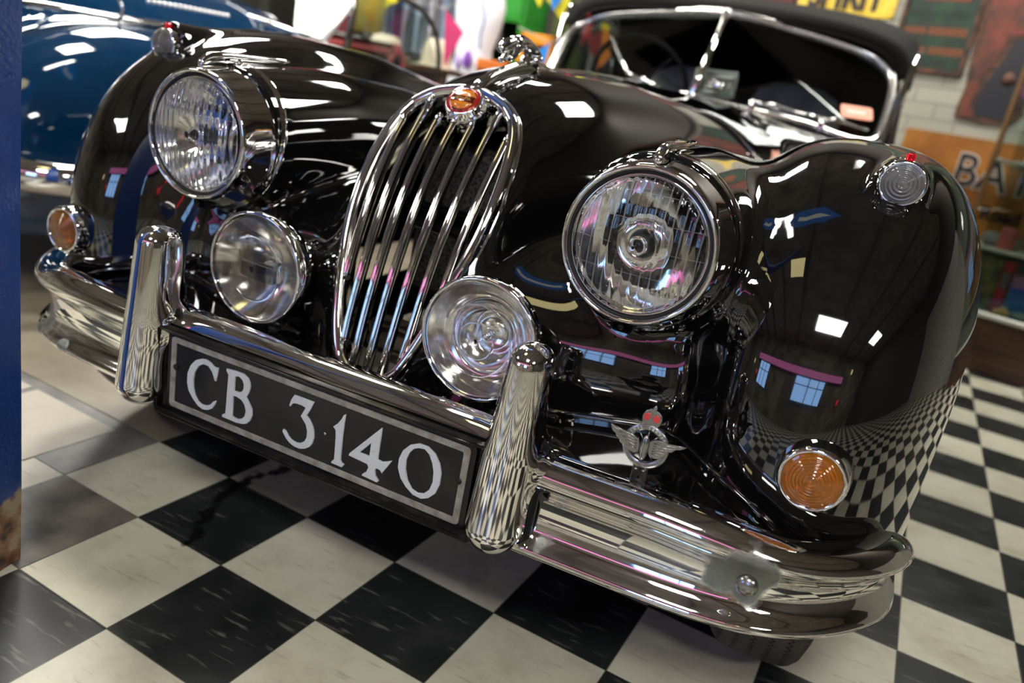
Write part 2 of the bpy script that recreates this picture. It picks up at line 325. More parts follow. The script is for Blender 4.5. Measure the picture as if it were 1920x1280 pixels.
NB = gradn(f_body, Pt); ctr = Pt[Fc].mean(1); ax_ = np.abs(ctr[:,0]); cy_, cz_ = ctr[:,1], ctr[:,2]
keep = cz_ > .235
keep &= ~((ax_ < gw(cz_)*.93) & (cy_ < yg(cz_)+1.2*ax_**2+.035) & (cy_ < .30) & (cz_ > .35))
arch = ((cy_-.62)**2+(cz_-.30)**2 < .34**2) & (ax_ > .70)
keep &= ~arch
wb = np.interp(cy_, (.0,.15,.3,.6,1.1,1.72), (.16,.185,.24,.32,.42,.53))
bon = keep & (ax_ < wb) & (cz_ > .60+.0*cy_) & (cy_ < 1.72)
tub = keep & (cy_ > 1.30) & ~bon
wingm = keep & ~bon & ~tub
def onbody(x, z, off=0.0):
    lo_, hi_ = -.2, .6
    for _ in range(40):
        m_ = (lo_+hi_)/2
        if f_body(np.array(x), np.array(m_), np.array(z)) > 0: lo_ = m_
        else: hi_ = m_
    return (x, hi_+off, z)
submesh('bonnet', Pt, Fc, bon, paint, car, NB)
submesh('front_wing', Pt, Fc, wingm & (ctr[:,0] >= 0) & (ax_ > .16), paint, car, NB)
submesh('front_wing', Pt, Fc, wingm & (ctr[:,0] < 0) & (ax_ > .16), paint, car, NB)
submesh('nose_panel', Pt, Fc, wingm & (ax_ <= .16), paint, car, NB)
submesh('scuttle_and_doors', Pt, Fc, tub, paint, car, NB)
# ------------------------------------------------------------------ grille
def surf(x, z, off=0.0): return yg(np.array(z))+1.2*x*x+off
def gpt(x, z, off=0.0): return (x, float(surf(x, z, off)), z)
g = empty('radiator_grille', parent=car)
zo = np.concatenate([np.linspace(.345,.40,8), np.linspace(.42,.74,14), np.linspace(.75,.801,9)])
right = [(float(gw(z))-.010, z) for z in zo]; ring = [(0,.349)]+right[1:]+[(0,.794)]+[(-x, z) for x, z in right[::-1][:-1]]
ring = [(max(x, .004) if i < len(ring)//2 else min(x, -.004), z) if 0 < i < len(ring) and z not in (.349,.794) else (x, z) for i, (x, z) in enumerate(ring)]
rp = [gpt(x, z) for x, z in ring]; n_ = len(rp)
secs = []
for i in range(n_):
    a, b, c = (np.array(rp[j % n_]) for j in (i-1, i, i+1)); t = c-a; t /= np.linalg.norm(t)
    nrm = np.array([2.4*b[0], -1.0, (float(yg(b[2]+.002))-float(yg(b[2]-.002)))/.004]); nrm /= np.linalg.norm(nrm); o_ = np.cross(t, nrm); o_ /= np.linalg.norm(o_)
    sec = []
    for u, v in ((.0145,-.012),(.0145,.001),(.0125,.0035),(.0105,.002),(.009,.006),(.005,.0115),(0,.0135),(-.005,.012),(-.009,.007),(-.0105,-.002),(-.0105,-.016)):
        sec.append(tuple(b+o_*u+nrm*v))
    secs.append(sec)
m_ = len(secs[0]); V = [p for s in secs for p in s]; Fq = [(i*m_+j, i*m_+j+1, ((i+1) % n_)*m_+j+1, ((i+1) % n_)*m_+j) for i in range(n_) for j in range(m_-1)]
obj('grille_surround', V, Fq, chrome, g, sub=1)
for k in range(-3, 4):
    zs = np.linspace(.345, .80, 40); pts = []
    for z in zs:
        x = k*float(np.interp(z, (.35,.44,.566,.70,.80), (.0255,.0278,.0292,.031,.031)))
        if abs(x) < float(gw(z))-.014 and z < .792-(abs(k) < 2)*.028: pts.append(gpt(x, z, .004))
    obj('grille_bar', *tube(pts, .0061, 10, True, 1.9, up=(0,1,0)), chrome, g)
# radiator core and lining behind the bars
core = mat('radiator_core', (.035,.032,.026), .5, .4); vt = N(core, 'ShaderNodeTexVoronoi'); vt.inputs['Scale'].default_value = 160; tcx = N(core, 'ShaderNodeTexCoord'); LK(core, tcx.outputs['Object'], vt.inputs['Vector'])
rr = N(core, 'ShaderNodeValToRGB'); rr.color_ramp.elements[0].color = (.003,.003,.003,1); rr.color_ramp.elements[1].color = (.085,.075,.055,1); rr.color_ramp.elements[0].position = .25; rr.color_ramp.elements[1].position = .6
LK(core, vt.outputs['Distance'], rr.inputs['Fac']); LK(core, rr.outputs['Color'], P(core).inputs['Base Color'])
obj('radiator', *join(box(0,.285,.575,.21,.05,.27,.01)), core, car, smooth=False)
obj('radiator_tank', *join(box(0,.255,.575,.20,.02,.05,.008)), darkm, car)
beige = mat('dusty_aluminium', (.20,.17,.13), .6, .3); noise_mix(beige, (.10,.085,.06), (.26,.22,.17), 30)
obj('oil_cooler_duct', *join(box(-.01,.16,.385,.17,.05,.034,.008), box(.01,.14,.350,.10,.04,.024,.006), lathe([(.001,-.085),(.010,-.085),(.010,.085),(.001,.085)], 14, (0,.135,.366), 'x')), beige, car)
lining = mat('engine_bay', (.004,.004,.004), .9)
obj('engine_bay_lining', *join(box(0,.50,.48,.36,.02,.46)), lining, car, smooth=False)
# badge and boss
bp = Vector(gpt(0, .781, -.006)); nb = Vector((0,-.734,.679)); Rb = Matrix(((1,0,0),(0,.679,-.734),(0,.734,.679))).transposed()
tb = Vector((0,.679,.734)); Mb = Matrix(((1,0,0,bp.x),(0,tb.y,nb.y,bp.y),(0,tb.z,nb.z,bp.z),(0,0,0,1))) @ Matrix.Scale(1.08, 4)
bd = empty('grille_badge', parent=car)
boss = lathe([(.0365,-.022),(.035,-.008),(.031,-.001),(.029,.004),(.0275,.0065),(.026,.006),(.0255,.004),(.001,.004)], 40, axis='z')
obj('badge_boss', *xform(boss, Mb), chrome, bd)
red = mat('enamel_red', (.42,.018,.015), .12, 0, Coat_Weight=1.0); ora = mat('enamel_orange', (.80,.24,.012), .2, 0, Coat_Weight=1.0); brn = mat('enamel_brown', (.16,.02,.01), .15, .3, Coat_Weight=1.0); gold = mat('gilt', (.9,.62,.2), .2, 1.0)
obj('enamel_ring', *xform(lathe([(.0255,.0045),(.0255,.0062),(.0188,.0075),(.0182,.0045)], 40, axis='z'), Mb), red, bd)
obj('enamel_centre', *xform(lathe([(.0190,.005),(.0186,.0082),(.010,.0092),(.001,.0096)], 40, axis='z'), Mb), ora, bd)
obj('enamel_band', *xform(box(0,0,.0085,.0370,.0115,.0032,.001), Mb), brn, bd)
text('badge_lettering', 'JAGUAR', .0088, gold, bd, Mb @ Matrix.Translation((0,0,.0103)), .0004, sx=.82)
def arc_text(name, s, r, size, m, parent, M, a0, a1, dep=.0005, flip=False):
    V = []; F = []
    for i, ch in enumerate(s):
        if ch == ' ': continue
        a = a0+(a1-a0)*i/(len(s)-1); T = Matrix.Rotation(a, 4, 'Z') @ Matrix.Translation((0, r, 0)) @ (Matrix.Rotation(PI, 4, 'Z') if flip else Matrix())
        o = text('t', ch, size, m, None, M @ T, dep); me = o.data; n = len(V)
        V += [tuple(v.co) for v in me.vertices]; F += [tuple(x+n for x in p.vertices) for p in me.polygons]; bpy.data.objects.remove(o); bpy.data.meshes.remove(me)
    return obj(name, V, F, m, parent, smooth=False)
arc_text('badge_ring_lettering', 'WINNER LE MANS', .0212, .0052, chrome, bd, Mb @ Matrix.Translation((0,0,.0072)), 2.3+PI/8, 2*PI-2.3-PI/8, flip=True)
# chrome strip carrying the mascot
st = [(0,.212,.798),(0,.235,.812),(0,.27,.826),(0,.32,.840),(0,.38,.854),(0,.44,.862),(0,.50,.864)]
stp = spline(st, 5); secs = []
for i, p in enumerate(stp):
    t = i/(len(stp)-1); wd = .0125*(1-.25*t)*(min(1, .55+t*6)); hh = .012*min(1, .4+t*6)*(1-.6*max(0, t-.8)/.2)
    secs.append([(p[0]+wd*a, p[1], p[2]+b*hh) for a, b in ((1,-1.6),(1,.2),(.75,.8),(.3,1.05),(-.3,1.05),(-.75,.8),(-1,.2),(-1,-1.6))])
obj('bonnet_strip', *loft(secs), chrome, car, sub=1)
obj('bonnet_centre_trim', *tube([(0,y,float(itp(np.array(y), (0,.2,.25,.32,.447,.727,1.158,1.85,2.6), (.72,.787,.808,.832,.858,.878,.893,.905,.93)))+.0005) for y in np.linspace(.48,1.80,40)], .004, 8), chrome, car)
# ------------------------------------------------------------------ mascot: a leaping cat in chrome
MS = Matrix.Translation((0,.425,.866)) @ Matrix.Scale(.80, 4) @ Matrix.Translation((0,-.425,-.872))
def skin(name, chains, m, parent, sub=2, M=None):
    """chains: list of (points with radius); joined where the first point names an existing index"""
    V = []; E = []; Rr = []
    for ch in chains:
        st_ = ch[0]
        if isinstance(st_, int): prev = st_; pts = ch[1:]
        else: prev = None; pts = ch
        for p in pts:
            V.append(p[:3]); Rr.append(p[3]); i = len(V)-1
            if prev is not None: E.append((prev, i))
            prev = i
    me = bpy.data.meshes.new(name); me.from_pydata(V, E, []); o = bpy.data.objects.new(name, me); COL.objects.link(o)
    o.modifiers.new('k', 'SKIN'); o.modifiers['k'].use_smooth_shade = True; me.skin_vertices or None
    if not me.skin_vertices: me.attributes
    for i, r in enumerate(Rr): me.skin_vertices[0].data[i].radius = (r, r)
    me.skin_vertices[0].data[0].use_root = True
    s = o.modifiers.new('s', 'SUBSURF'); s.levels = sub; s.render_levels = sub
    dg = bpy.context.evaluated_depsgraph_get(); me2 = bpy.data.meshes.new_from_object(o.evaluated_get(dg)); bpy.data.objects.remove(o)
    me2.materials.clear(); me2.materials.append(m)
    for p in me2.polygons: p.use_smooth = True
    if M: me2.transform(M)
    o = bpy.data.objects.new(name, me2); COL.objects.link(o); o.parent = parent; return o
mz = empty('leaping_cat_mascot', parent=car)
skin('cat_body', [
 [(0,.418,.897,.0165),(0,.398,.903,.017),(0,.372,.907,.0165),(0,.345,.909,.018),(0,.322,.908,.019),(0,.302,.903,.0165),(0,.286,.898,.0145)],   # rump -> shoulders -> neck
 [6,(0,.270,.893,.0150),(0,.256,.886,.0115),(0,.247,.880,.0078)],                                              # head and muzzle
 [4,(.0125,.312,.894,.0095),(.0135,.296,.877,.0072),(.0125,.276,.867,.0062),(.012,.262,.871,.0062)],            # forelegs
 [4,(-.0125,.316,.894,.0095),(-.0135,.306,.875,.0072),(-.0125,.290,.862,.0062),(-.012,.277,.863,.0062)],
 [0,(.0115,.424,.888,.0125),(.0125,.410,.876,.009),(.012,.430,.866,.0065),(.010,.446,.868,.0042),(.010,.436,.862,.004)],
 [0,(-.0115,.424,.888,.0125),(-.0125,.414,.876,.009),(-.012,.436,.866,.0065),(-.010,.452,.868,.0042),(-.010,.440,.862,.004)],
 [0,(0,.434,.892,.004),(0,.452,.884,.003),(0,.470,.886,.0026),(0,.480,.890,.002)]], chrome, mz, M=MS)
for s in (-1, 1):
    obj('cat_ear', *xform(ell((s*.0085,.276,.903), (.0032,.0026,.0045), 10, 6), MS), chrome, mz)
obj('mascot_plinth', *xform(loft([[(a*.010*k_, .405+b*.03*k_, z_) for a, b in ((-1,-1),(1,-1),(1,1),(-1,1))] for k_, z_ in ((1.15,.864),(1,.874),(.7,.884),(.6,.892))]), MS), chrome, mz)
# ------------------------------------------------------------------ headlamps
def lens_mesh(r, d, th, n=56):
    fr = [(r*math.sin(a)/math.sin(1.0), -d*(math.cos(a)-math.cos(1.0))/(1-math.cos(1.0))) for a in np.linspace(1.0, .02, 14)]
    return lathe([(r, th)]+fr+[(.0005, fr[-1][1]), (.0005, fr[-1][1]+th)]+[(a, b+th) for a, b in fr[::-1][1:-1]]+[(r, th)], n)
def headlamp(s):
    c = (s*.3728,0,.6562); h = empty('headlamp', loc=c, parent=car)
    prof = [(.120,.0),(.1205,-.004),(.116,-.006),(.112,-.02),(.1065,-.045),(.1035,-.060),(.1019,-.064),(.0995,-.0665),(.097,-.0655),(.0955,-.062),(.0945,-.057),(.0925,-.0555),(.0905,-.058),(.0885,-.0585),(.087,-.056),(.0855,-.048)]
    def dy(t, i): k = max(0, 1-i/5); return .064+k*(.012+.020*math.sin(t))
    obj('headlamp_rim', *lathe(prof, 72, dy=dy), chrome, h)
    obj('rim_gasket', *lathe([(.0957,.0075),(.0948,.0035),(.0922,.0045),(.0915,.0085)], 72), rubber, h)
    refl = [(.0855,.012)]+[(.084*math.sqrt(k), .012+.062*(1-k)) for k in np.linspace(.97, .02, 22)]+[(.001,.076)]
    obj('reflector', *lathe(refl, 64), silver, h)
    obj('headlamp_lens', *lens_mesh(.0868, .016, .0035), g_flute, h)
    bs = obj('bulb_shield', *lathe([(.0105,.052),(.0125,.03),(.0125,.008),(.0115,.003),(.0085,.001),(.0085,.006),(.001,.007)], 32), darkm, h)
    obj('shield_ring', *lathe([(.0125,.006),(.0128,.0015),(.0105,-.0005),(.0083,.0005),(.0083,.003)], 32), chrome, bs)
    obj('shield_collar', *lathe([(.0385,.040),(.034,.030),(.026,.026),(.018,.026),(.0125,.030)], 40), silver, h)
    text('shield_letter', 'J', .011, alu, bs, Matrix.Translation((0,.0035,0)) @ FRONT, .0008)
    # clip under the rim
    obj('rim_clip', *join(box(0,.030,-.112,.030,.028,.016,.004), lathe([(.001,-.002),(.0045,-.002),(.005,.002)], 12, (0,.014,-.112))), darkm, h)
    # spear on the pod
    secs = []
    for y, w_, zt, zb in ((-.000,.0065,.112,.100),(.008,.0065,.124,.108),(.022,.0075,.131,.112),(.060,.008,.134,.120),(.110,.0085,.136,.122),(.170,.006,.137,.126),(.215,.0025,.137,.131)):
        secs.append([(w_, y, zb),(w_*.95, y, zt-.004),(w_*.5, y, zt),(-w_*.5, y, zt),(-w_*.95, y, zt-.004),(-w_, y, zb)])
    sp = loft(secs); obj('headlamp_spear', *sp, chrome, h, sub=1)
    return h
headlamp(-1); headlamp(1)
# ------------------------------------------------------------------ fog lamps
silver2 = mat('satin_reflector', (.84,.83,.80), .13, 1.0)
def fog(s):
    c = (s*.1961,-.0402,.4849); h = empty('fog_lamp', loc=c, parent=car)
    obj('fog_rim', *lathe([(.0855,.020),(.0885,.017),(.0888,.0),(.0878,-.003),(.0845,-.0045),(.083,-.003),(.0822,.002)], 64), chrome, h)
    obj('fog_shell', *lathe([(.0865,.017),(.084,.026),(.076,.045),(.056,.064),(.03,.074),(.001,.077)], 48), chrome if s < 0 else darkm, h)
    if s > 0:
        rf = [(.0825,.006),(.075,.012),(.066,.021),(.057,.027),(.0535,.0275),(.052,.033),(.045,.041),(.034,.050),(.030,.051),(.0285,.056),(.02,.061),(.008,.064),(.001,.064)]
    else:
        rf = [(.0825,.006)]+[(.081*math.sqrt(k), .008+.055*(1-k)) for k in np.linspace(.95, .02, 16)]+[(.001,.064)]
    obj('fog_reflector', *lathe(rf, 64), silver2, h)
    obj('fog_lens', *lens_mesh(.0822, .006, .003), g_clear if s < 0 else g_clear, h)
    if s > 0:
        obj('lens_ring', *lathe([(.052,-.0035),(.0505,-.0055),(.049,-.004)], 56), g_clear, h); obj('lens_ring', *lathe([(.027,-.0055),(.0255,-.0075),(.024,-.006)], 48), g_clear, h)
        obj('fog_bulb', *ell((0,.035,0), (.009,.014,.009), 16, 10), silver, h)
        arc_text('lens_mark', 'A', .068, .012, alu, h, Matrix.Translation((0,-.0075,0)) @ FRONT, PI+.35, PI+.35, .0004, True) if False else text('lens_mark', 'A', .0085, alu, h, Matrix.Translation((-.025,-.0058,-.062)) @ FRONT, .0004)
        obj('lens_mark_ring', *lathe([(.0074,-.0004),(.0074,.0),(.0068,.0),(.0068,-.0004)], 28, (-.025,-.0056,-.062)), alu, h)
    else:
        obj('lens_ring', *lathe([(.052,-.0035),(.050,-.0065),(.048,-.004)], 56, ang=(-2.2,2.2)), g_clear, h)
        obj('bulb_hood', *join(box(.004,.006,-.004,.066,.012,.028,.003)), mat('glass_block', (.30,.27,.22), .15, .6), h)
        obj('fog_bulb', *ell((0,.035,0), (.009,.014,.009), 16, 10), silver, h)
    obj('fog_bracket', *join(lathe([(.001,.0),(.0145,.0),(.0135,.016),(.012,.03)], 20, (0,.022,-.112), 'z'), box(0,.022,-.114,.05,.05,.006,.002)), darkm, h)
fog(-1); fog(1)
# ------------------------------------------------------------------ amber indicators and side lamps
for s in (-1, 1):
    h = empty('indicator_lamp', loc=(s*.6531,-.018,.4361), parent=car)
    obj('indicator_bezel', *lathe([(.0475,.062),(.0455,.030),(.0425,.006),(.0405,-.001),(.0375,-.003),(.0352,-.001),(.0345,.004)], 48), chrome, h)
    fr = [(r_, -.009*(math.cos(1.1*r_/.0348)-math.cos(1.1))/(1-math.cos(1.1))-(.00045*math.sin(2*PI*r_/.0042) if r_ < .031 else 0)) for r_ in np.linspace(.0348, .0006, 64)]
    obj('indicator_lens', *lathe([(.0348,.006)]+fr+[(.0001, fr[-1][1]),(.0001,-.002),(.0335,.004),(.0348,.006)], 64), amber, h)
    obj('indicator_reflector', *lathe([(.0345,.007),(.030,.016),(.020,.024),(.010,.027),(.001,.028)], 40), silver, h)
    zz_ = .7895 if s > 0 else .778
    h = empty('side_lamp', loc=(s*.6535,.186,zz_), parent=car)
    obj('side_lamp_ring', *lathe([(.0325,.030),(.031,.006),(.0285,-.001),(.0262,-.0015),(.0255,.003)], 40), chrome, h)
    fr = [(r_, -.010*(math.cos(1.2*r_/.026)-math.cos(1.2))/(1-math.cos(1.2))-(.0006*math.sin(2*PI*r_/.0050) if r_ < .0235 else 0)) for r_ in np.linspace(.026, .0006, 48)]
    obj('side_lamp_lens', *lathe([(.026,.006)]+fr+[(.0001, fr[-1][1]),(.0001,-.003),(.025,.004),(.026,.006)], 56), clearl, h)
    obj('side_lamp_backing', *lathe([(.026,.010),(.012,.016),(.001,.018)], 32), silver, h)
    tt = obj('tell_tale', *box(0,.016,.0345,.0105,.020,.011,.002), mat('tell_tale_red', (.75,.01,.02), .15, 0, Emission_Color=(.8,.0,.02), Emission_Strength=.25), h)
# ------------------------------------------------------------------ bumper
def bump_y(x):
    ax = abs(x); return float(np.interp(ax, (0,.30,.45,.55,.62,.66,.70,.735,.765,.787,.797,.800), (-.128,-.120,-.113,-.107,-.094,-.076,-.048,-.010,.030,.070,.105,.135)))
xs_ = list(np.linspace(-.62,.62,40)); tail = [(.645,),(.67,),(.695,),(.715,),(.735,),(.75,),(.765,),(.777,),(.787,),(.793,),(.797,),(.799,),(.80,)]
half = [(x, bump_y(x)) for x in np.linspace(0,.62,22)]+[(t[0], bump_y(t[0])) for t in tail]
xy = [(-a, b) for a, b in half[::-1]]+half[1:]
xy = np.array(xy); xy[:,1] -= .016*xy[:,0]; xy[:,0] += .004
for _ in range(3):
    xy[1:-1] = .25*xy[:-2]+.5*xy[1:-1]+.25*xy[2:]
prof0 = [(-.060,.368),(-.050,.374),(-.035,.379),(-.016,.3785),(-.002,.374),(.006,.366),(.009,.358),(.006,.353),(.000,.347),(-.004,.3445),(-.013,.333),(-.0195,.316),(-.021,.300),(-.018,.285),(-.010,.273),(-.0015,.267),(.004,.261),(.004,.255),(-.002,.250),(-.012,.248),(-.022,.251),(-.026,.262),(-.03,.30),(-.028,.335),(-.012,.349),(-.006,.357),(-.012,.365),(-.032,.370),(-.052,.366)]
secs = []
for i in range(len(xy)):
    t = xy[min(i+1, len(xy)-1)]-xy[max(i-1, 0)]; t = t/np.linalg.norm(t); nn = np.array([t[1], -t[0]])
    e_ = min(i, len(xy)-1-i); k = 1.0
    if e_ < 5: k = [.35,.7,.87,.95,.99][e_]
    zc_ = .333; dr_ = 0
    gz = 1+.30*max(0, min(1, (.68-abs(xy[i][0]))/.10))+.65*max(0, min(1, (.335-abs(xy[i][0]))/.06))
    prof = [(d, z if z < .3445 else .345+(z-.345)*gz) for d, z in prof0]
    secs.append([(xy[i][0]+nn[0]*(d*k-(1-k)*.012), xy[i][1]+nn[1]*(d*k-(1-k)*.012), zc_+(z-zc_)*(.55+.45*k)-(.020*max(0, min(1, (xy[i][0]-.50)/.28))*max(0, min(1, (z-.28)/.06)))) for d, z in prof])
bmp = chrome.copy(); bmp.name = 'bumper_chrome'
def patch_mask(m, spots, c2, r2):
    """scabs of corrosion with their own outlines"""
    geo = N(m, 'ShaderNodeTexCoord'); nz = N(m, 'ShaderNodeTexNoise'); nz.inputs['Scale'].default_value = 26; nz.inputs['Detail'].default_value = 5; LK(m, geo.outputs['Object'], nz.inputs['Vector'])
    last = None
    for x, y, z, r in spots:
        d = N(m, 'ShaderNodeVectorMath', operation='DISTANCE'); d.inputs[1].default_value = (x, y, z); LK(m, geo.outputs['Object'], d.inputs[0])
        a = N(m, 'ShaderNodeMath', operation='MULTIPLY_ADD'); LK(m, nz.outputs['Fac'], a.inputs[0]); a.inputs[1].default_value = -r*1.3; LK(m, d.outputs['Value'], a.inputs[2])
        b = N(m, 'ShaderNodeMapRange'); b.inputs['From Min'].default_value = r*.38; b.inputs['From Max'].default_value = r*.20; LK(m, a.outputs[0], b.inputs['Value'])
        if last is None: last = b.outputs[0]
        else:
            q = N(m, 'ShaderNodeMath', operation='MAXIMUM'); LK(m, last, q.inputs[0]); LK(m, b.outputs[0], q.inputs[1]); last = q.outputs[0]
    p = P(m)
    nz2 = N(m, 'ShaderNodeTexNoise'); nz2.inputs['Scale'].default_value = 90; LK(m, geo.outputs['Object'], nz2.inputs['Vector'])
    cr = N(m, 'ShaderNodeMix', data_type='RGBA'); cr.inputs[6].default_value = (*c2, 1); cr.inputs[7].default_value = tuple(v*1.7 for v in c2)+(1,); LK(m, nz2.outputs['Fac'], cr.inputs[0])
    mx = N(m, 'ShaderNodeMix', data_type='RGBA'); mx.inputs[6].default_value = tuple(p.inputs['Base Color'].default_value); LK(m, cr.outputs[2], mx.inputs[7]); LK(m, last, mx.inputs[0]); LK(m, mx.outputs[2], p.inputs['Base Color'])
    for nm, v1, v2 in (('Metallic', 1.0, .6),):
        mm = N(m, 'ShaderNodeMapRange'); mm.inputs['To Min'].default_value = v1; mm.inputs['To Max'].default_value = v2; LK(m, last, mm.inputs['Value']); LK(m, mm.outputs[0], p.inputs[nm])
    old = p.inputs['Roughness'].links[0].from_socket if p.inputs['Roughness'].links else None
    mm = N(m, 'ShaderNodeMix', data_type='FLOAT'); mm.inputs[2].default_value = .05; mm.inputs[3].default_value = r2; LK(m, last, mm.inputs[0])
    if old: LK(m, old, mm.inputs[2])
    LK(m, mm.outputs[0], p.inputs['Roughness'])
patch_mask(bmp, [(.614,-.104,.323,.046),(.372,-.135,.292,.028),(-.66,-.09,.30,.05),(-.55,-.12,.285,.035)], (.19,.205,.18), .42)
bo = empty('bumper', parent=car)
obj('bumper_blade', *loft(secs), bmp, bo, sub=1)
obj('bumper_bolt', *ell((.618,-.116,.326), (.0135,.009,.0135), 20, 12), alu, bo)
for s in (-1, 1): obj('bumper_iron', *box(s*.40,.03,.33,.04,.16,.03,.004), darkm, bo)
for s in (-1, 1): obj('apron_moulding', *tube(spline([onbody(s*a, b, -.001) for a, b in ((.16,.372),(.22,.376),(.30,.384),(.38,.393),(.46,.398),(.54,.388),(.60,.366),(.63,.350))], 6), .0042, 8), paint, car)
sh1 = spline([onbody(a, b, .006) for a, b in ((-.62,.350),(-.54,.380),(-.46,.391),(-.38,.387),(-.30,.378),(-.22,.374),(-.16,.370),(-.06,.362),(.06,.362),(.16,.370),(.22,.374),(.30,.378),(.38,.387),(.46,.391),(.54,.380),(.62,.350))], 4)
top = [(p[0], p[1]+.01, p[2]-.004) for p in sh1]; bot = [(p[0], bump_y(p[0])+.040-.016*p[0], .362-(.02*max(0, p[0]-.5)/.28)) for p in sh1]; n = len(top)
obj('gravel_shield', top+bot+[(a, b, c-.004) for a, b, c in top]+[(a, b, c-.004) for a, b, c in bot], [(i, n+i, n+i+1, i+1) for i in range(n-1)]+[(2*n+i+1, 3*n+i+1, 3*n+i, 2*n+i) for i in range(n-1)], paint, car)
# overriders: one smooth casting each, with a flared foot
def f_over(x, y, z):
    t = np.clip((z-.285)/.225, 0, 1); cyy = -.140+.012*t; r = .0375-.0115*t
    zz = z-np.clip(z, .292, .506); d1 = np.sqrt(x*x+((y-cyy)/1.15)**2+(zz*.95)**2)-r
    d2 = np.sqrt(x*x+((y+.112)/1.3)**2+(zz)**2)-r*.93
    d = d2
    d3 = sell(x, y, z, (0,-.076,.372), (.068,.060,.022), 2.2, False)
    d = smin(d, d3, .060)
    return smax(smin(d, d1, .016), y+.058, .008)
NO = None
po, fo_ = nets(f_over, (-.10,-.235,.22), (.10,-.045,.56), .0045)
for s in (-1, 1):
    h = empty('overrider', loc=(s*.3078,0,0), parent=car)
    oc = chrome.copy(); oc.name = 'overrider_chrome'
    oo = obj('overrider_casting', po, fo_, chrome, h); oo.data.normals_split_custom_set_from_vertices([tuple(v) for v in gradn(f_over, po)])
    gk = [(float(a), float(b), float(c)) for a, b, c in ()]
    obj('overrider_gasket', *join(box(0,-.112,.335,.083,.03,.16,.012)), rubber, h)
# ------------------------------------------------------------------ number plate
np_ = empty('number_plate', loc=(0,0,0), parent=car)
obj('plate_tray', *join(box(0,-.128,.3225,.560,.012,.140,.006), box(0,-.136,.2545,.556,.026,.010,.003), box(0,-.136,.387,.556,.020,.005,.002), box(.2765,-.136,.3225,.007,.024,.132,.002), box(-.2765,-.136,.3225,.007,.024,.132,.002)), tray, np_)
def rrect(cx, cz, w, h, r, n=5):
    o = []
    for q, (sx, sz) in enumerate(((1,1),(-1,1),(-1,-1),(1,-1))):
        for k in range(n+1):
            a = PI/2*q+PI/2*k/n; o.append((cx+sx*(w/2-r)+r*math.cos(a), cz+sz*(h/2-r)+r*math.sin(a)))
    return o
TP = lambda y: Matrix.Translation((0, y, 0)) @ FRONT
plate2d('plate_panel', [rrect(0,.3208,.528,.124,.008)], blackpl, .003, 0, np_, TP(-.1345))
plate2d('plate_border', [rrect(0,.3208,.512,.1135,.006), rrect(0,.3208,.495,.0965,.003)[::-1]], greyb, .002, .0005, np_, TP(-.1365))
for ch, lps in LETTERS.items():
    plate2d('plate_character', lps, lett, .0022, .0006, np_, TP(-.1372))
    cxm = sum(p[0] for p in lps[0])/len(lps[0])
for x, z in ((-.2465,.330),(.2467,.3267)): obj('plate_screw', *ell((x,-.1375,z), (.0048,.003,.0048), 14, 8), tray, np_)
obj('plate_rivet', *ell((.0337,-.1365,.3176), (.0028,.002,.0028), 12, 8), alu, np_)
# ------------------------------------------------------------------ club badge on the bumper
cb = empty('club_badge', loc=(0,0,0), parent=car); bx, bz, by = .459, .4335, -.077
tilt = Matrix.Translation((bx,by,bz)) @ Matrix.Rotation(-.10, 4, 'Y') @ Matrix.Translation((-bx,-by,-bz))
obj('badge_ring', *xform(lathe([(.0213,.003),(.0285,.003),(.0295,.0),(.0295,-.002),(.0285,-.0035),(.0215,-.0035),(.0205,-.002),(.0205,.002),(.0213,.003)], 48, (bx,by,bz)), tilt), alu, cb)
sp_ = [box(bx+.0105*math.cos(a), by+.0005, bz+.0105*math.sin(a), .0,0,0) for a in ()]
spk = [tube([(bx,by,bz),(bx+.021*math.cos(a),by,bz+.021*math.sin(a))], .0009, 6) for a in np.linspace(0, 2*PI, 10, False)+.3]
obj('badge_spokes', *join(*spk), alu, cb)
def fb(y): return Matrix.Translation((0, y, 0)) @ FRONT
plate2d('badge_wing', [[(.4128,.4478),(.4200,.4455),(.4317,.4452),(.4408,.4446),(.4490,.4420),(.4522,.4340),(.4522,.4260),(.4470,.4225),(.4400,.4245),(.4330,.4290),(.4280,.4305),(.4270,.4345),(.4220,.4365),(.4205,.4400),(.4160,.4415)]], alu, .0035, .0007, cb, fb(by-.004))
plate2d('badge_wing', [[(.4640,.4425),(.4708,.4468),(.4770,.4472),(.4849,.4466),(.4950,.4480),(.5065,.4500),(.5010,.4455),(.4960,.4440),(.4920,.4390),(.4870,.4370),(.4833,.4300),(.4780,.4255),(.4720,.4235),(.4668,.4258),(.4640,.4330)]], alu, .0035, .0007, cb, fb(by-.004))
for i in range(5):
    for sx in (-1,1):
        x0 = bx+sx*.010; x1 = bx+sx*(.020+.005*i); z0 = .4285+.0035*i; z1 = .4275+.0043*i+(.002 if sx>0 else .003)
        obj('wing_feather', *tube([(x0,by-.0065,z0),(x1,by-.0062,z1)], .0008, 6), alu, cb)
obj('badge_boss_oval', *ell((bx,by-.008,.4335), (.0055,.005,.0172), 20, 14), alu, cb)
obj('badge_boss_rib', *ell((bx-.0015,by-.011,.4335), (.0016,.004,.0160), 12, 10), chrome2, cb)
arc_text('badge_lettering', 'CIVIL SERVICE', .0250, .0052, chrome, cb, fb(by-.0037) @ Matrix.Translation((bx,bz,0)), 1.15, -1.15, .0008)
arc_text('badge_lettering', 'MOTORING ASSOCIATION', .0250, .0042, chrome, cb, fb(by-.0037) @ Matrix.Translation((bx,bz,0)), PI-1.35, PI+1.35, .0008, True)
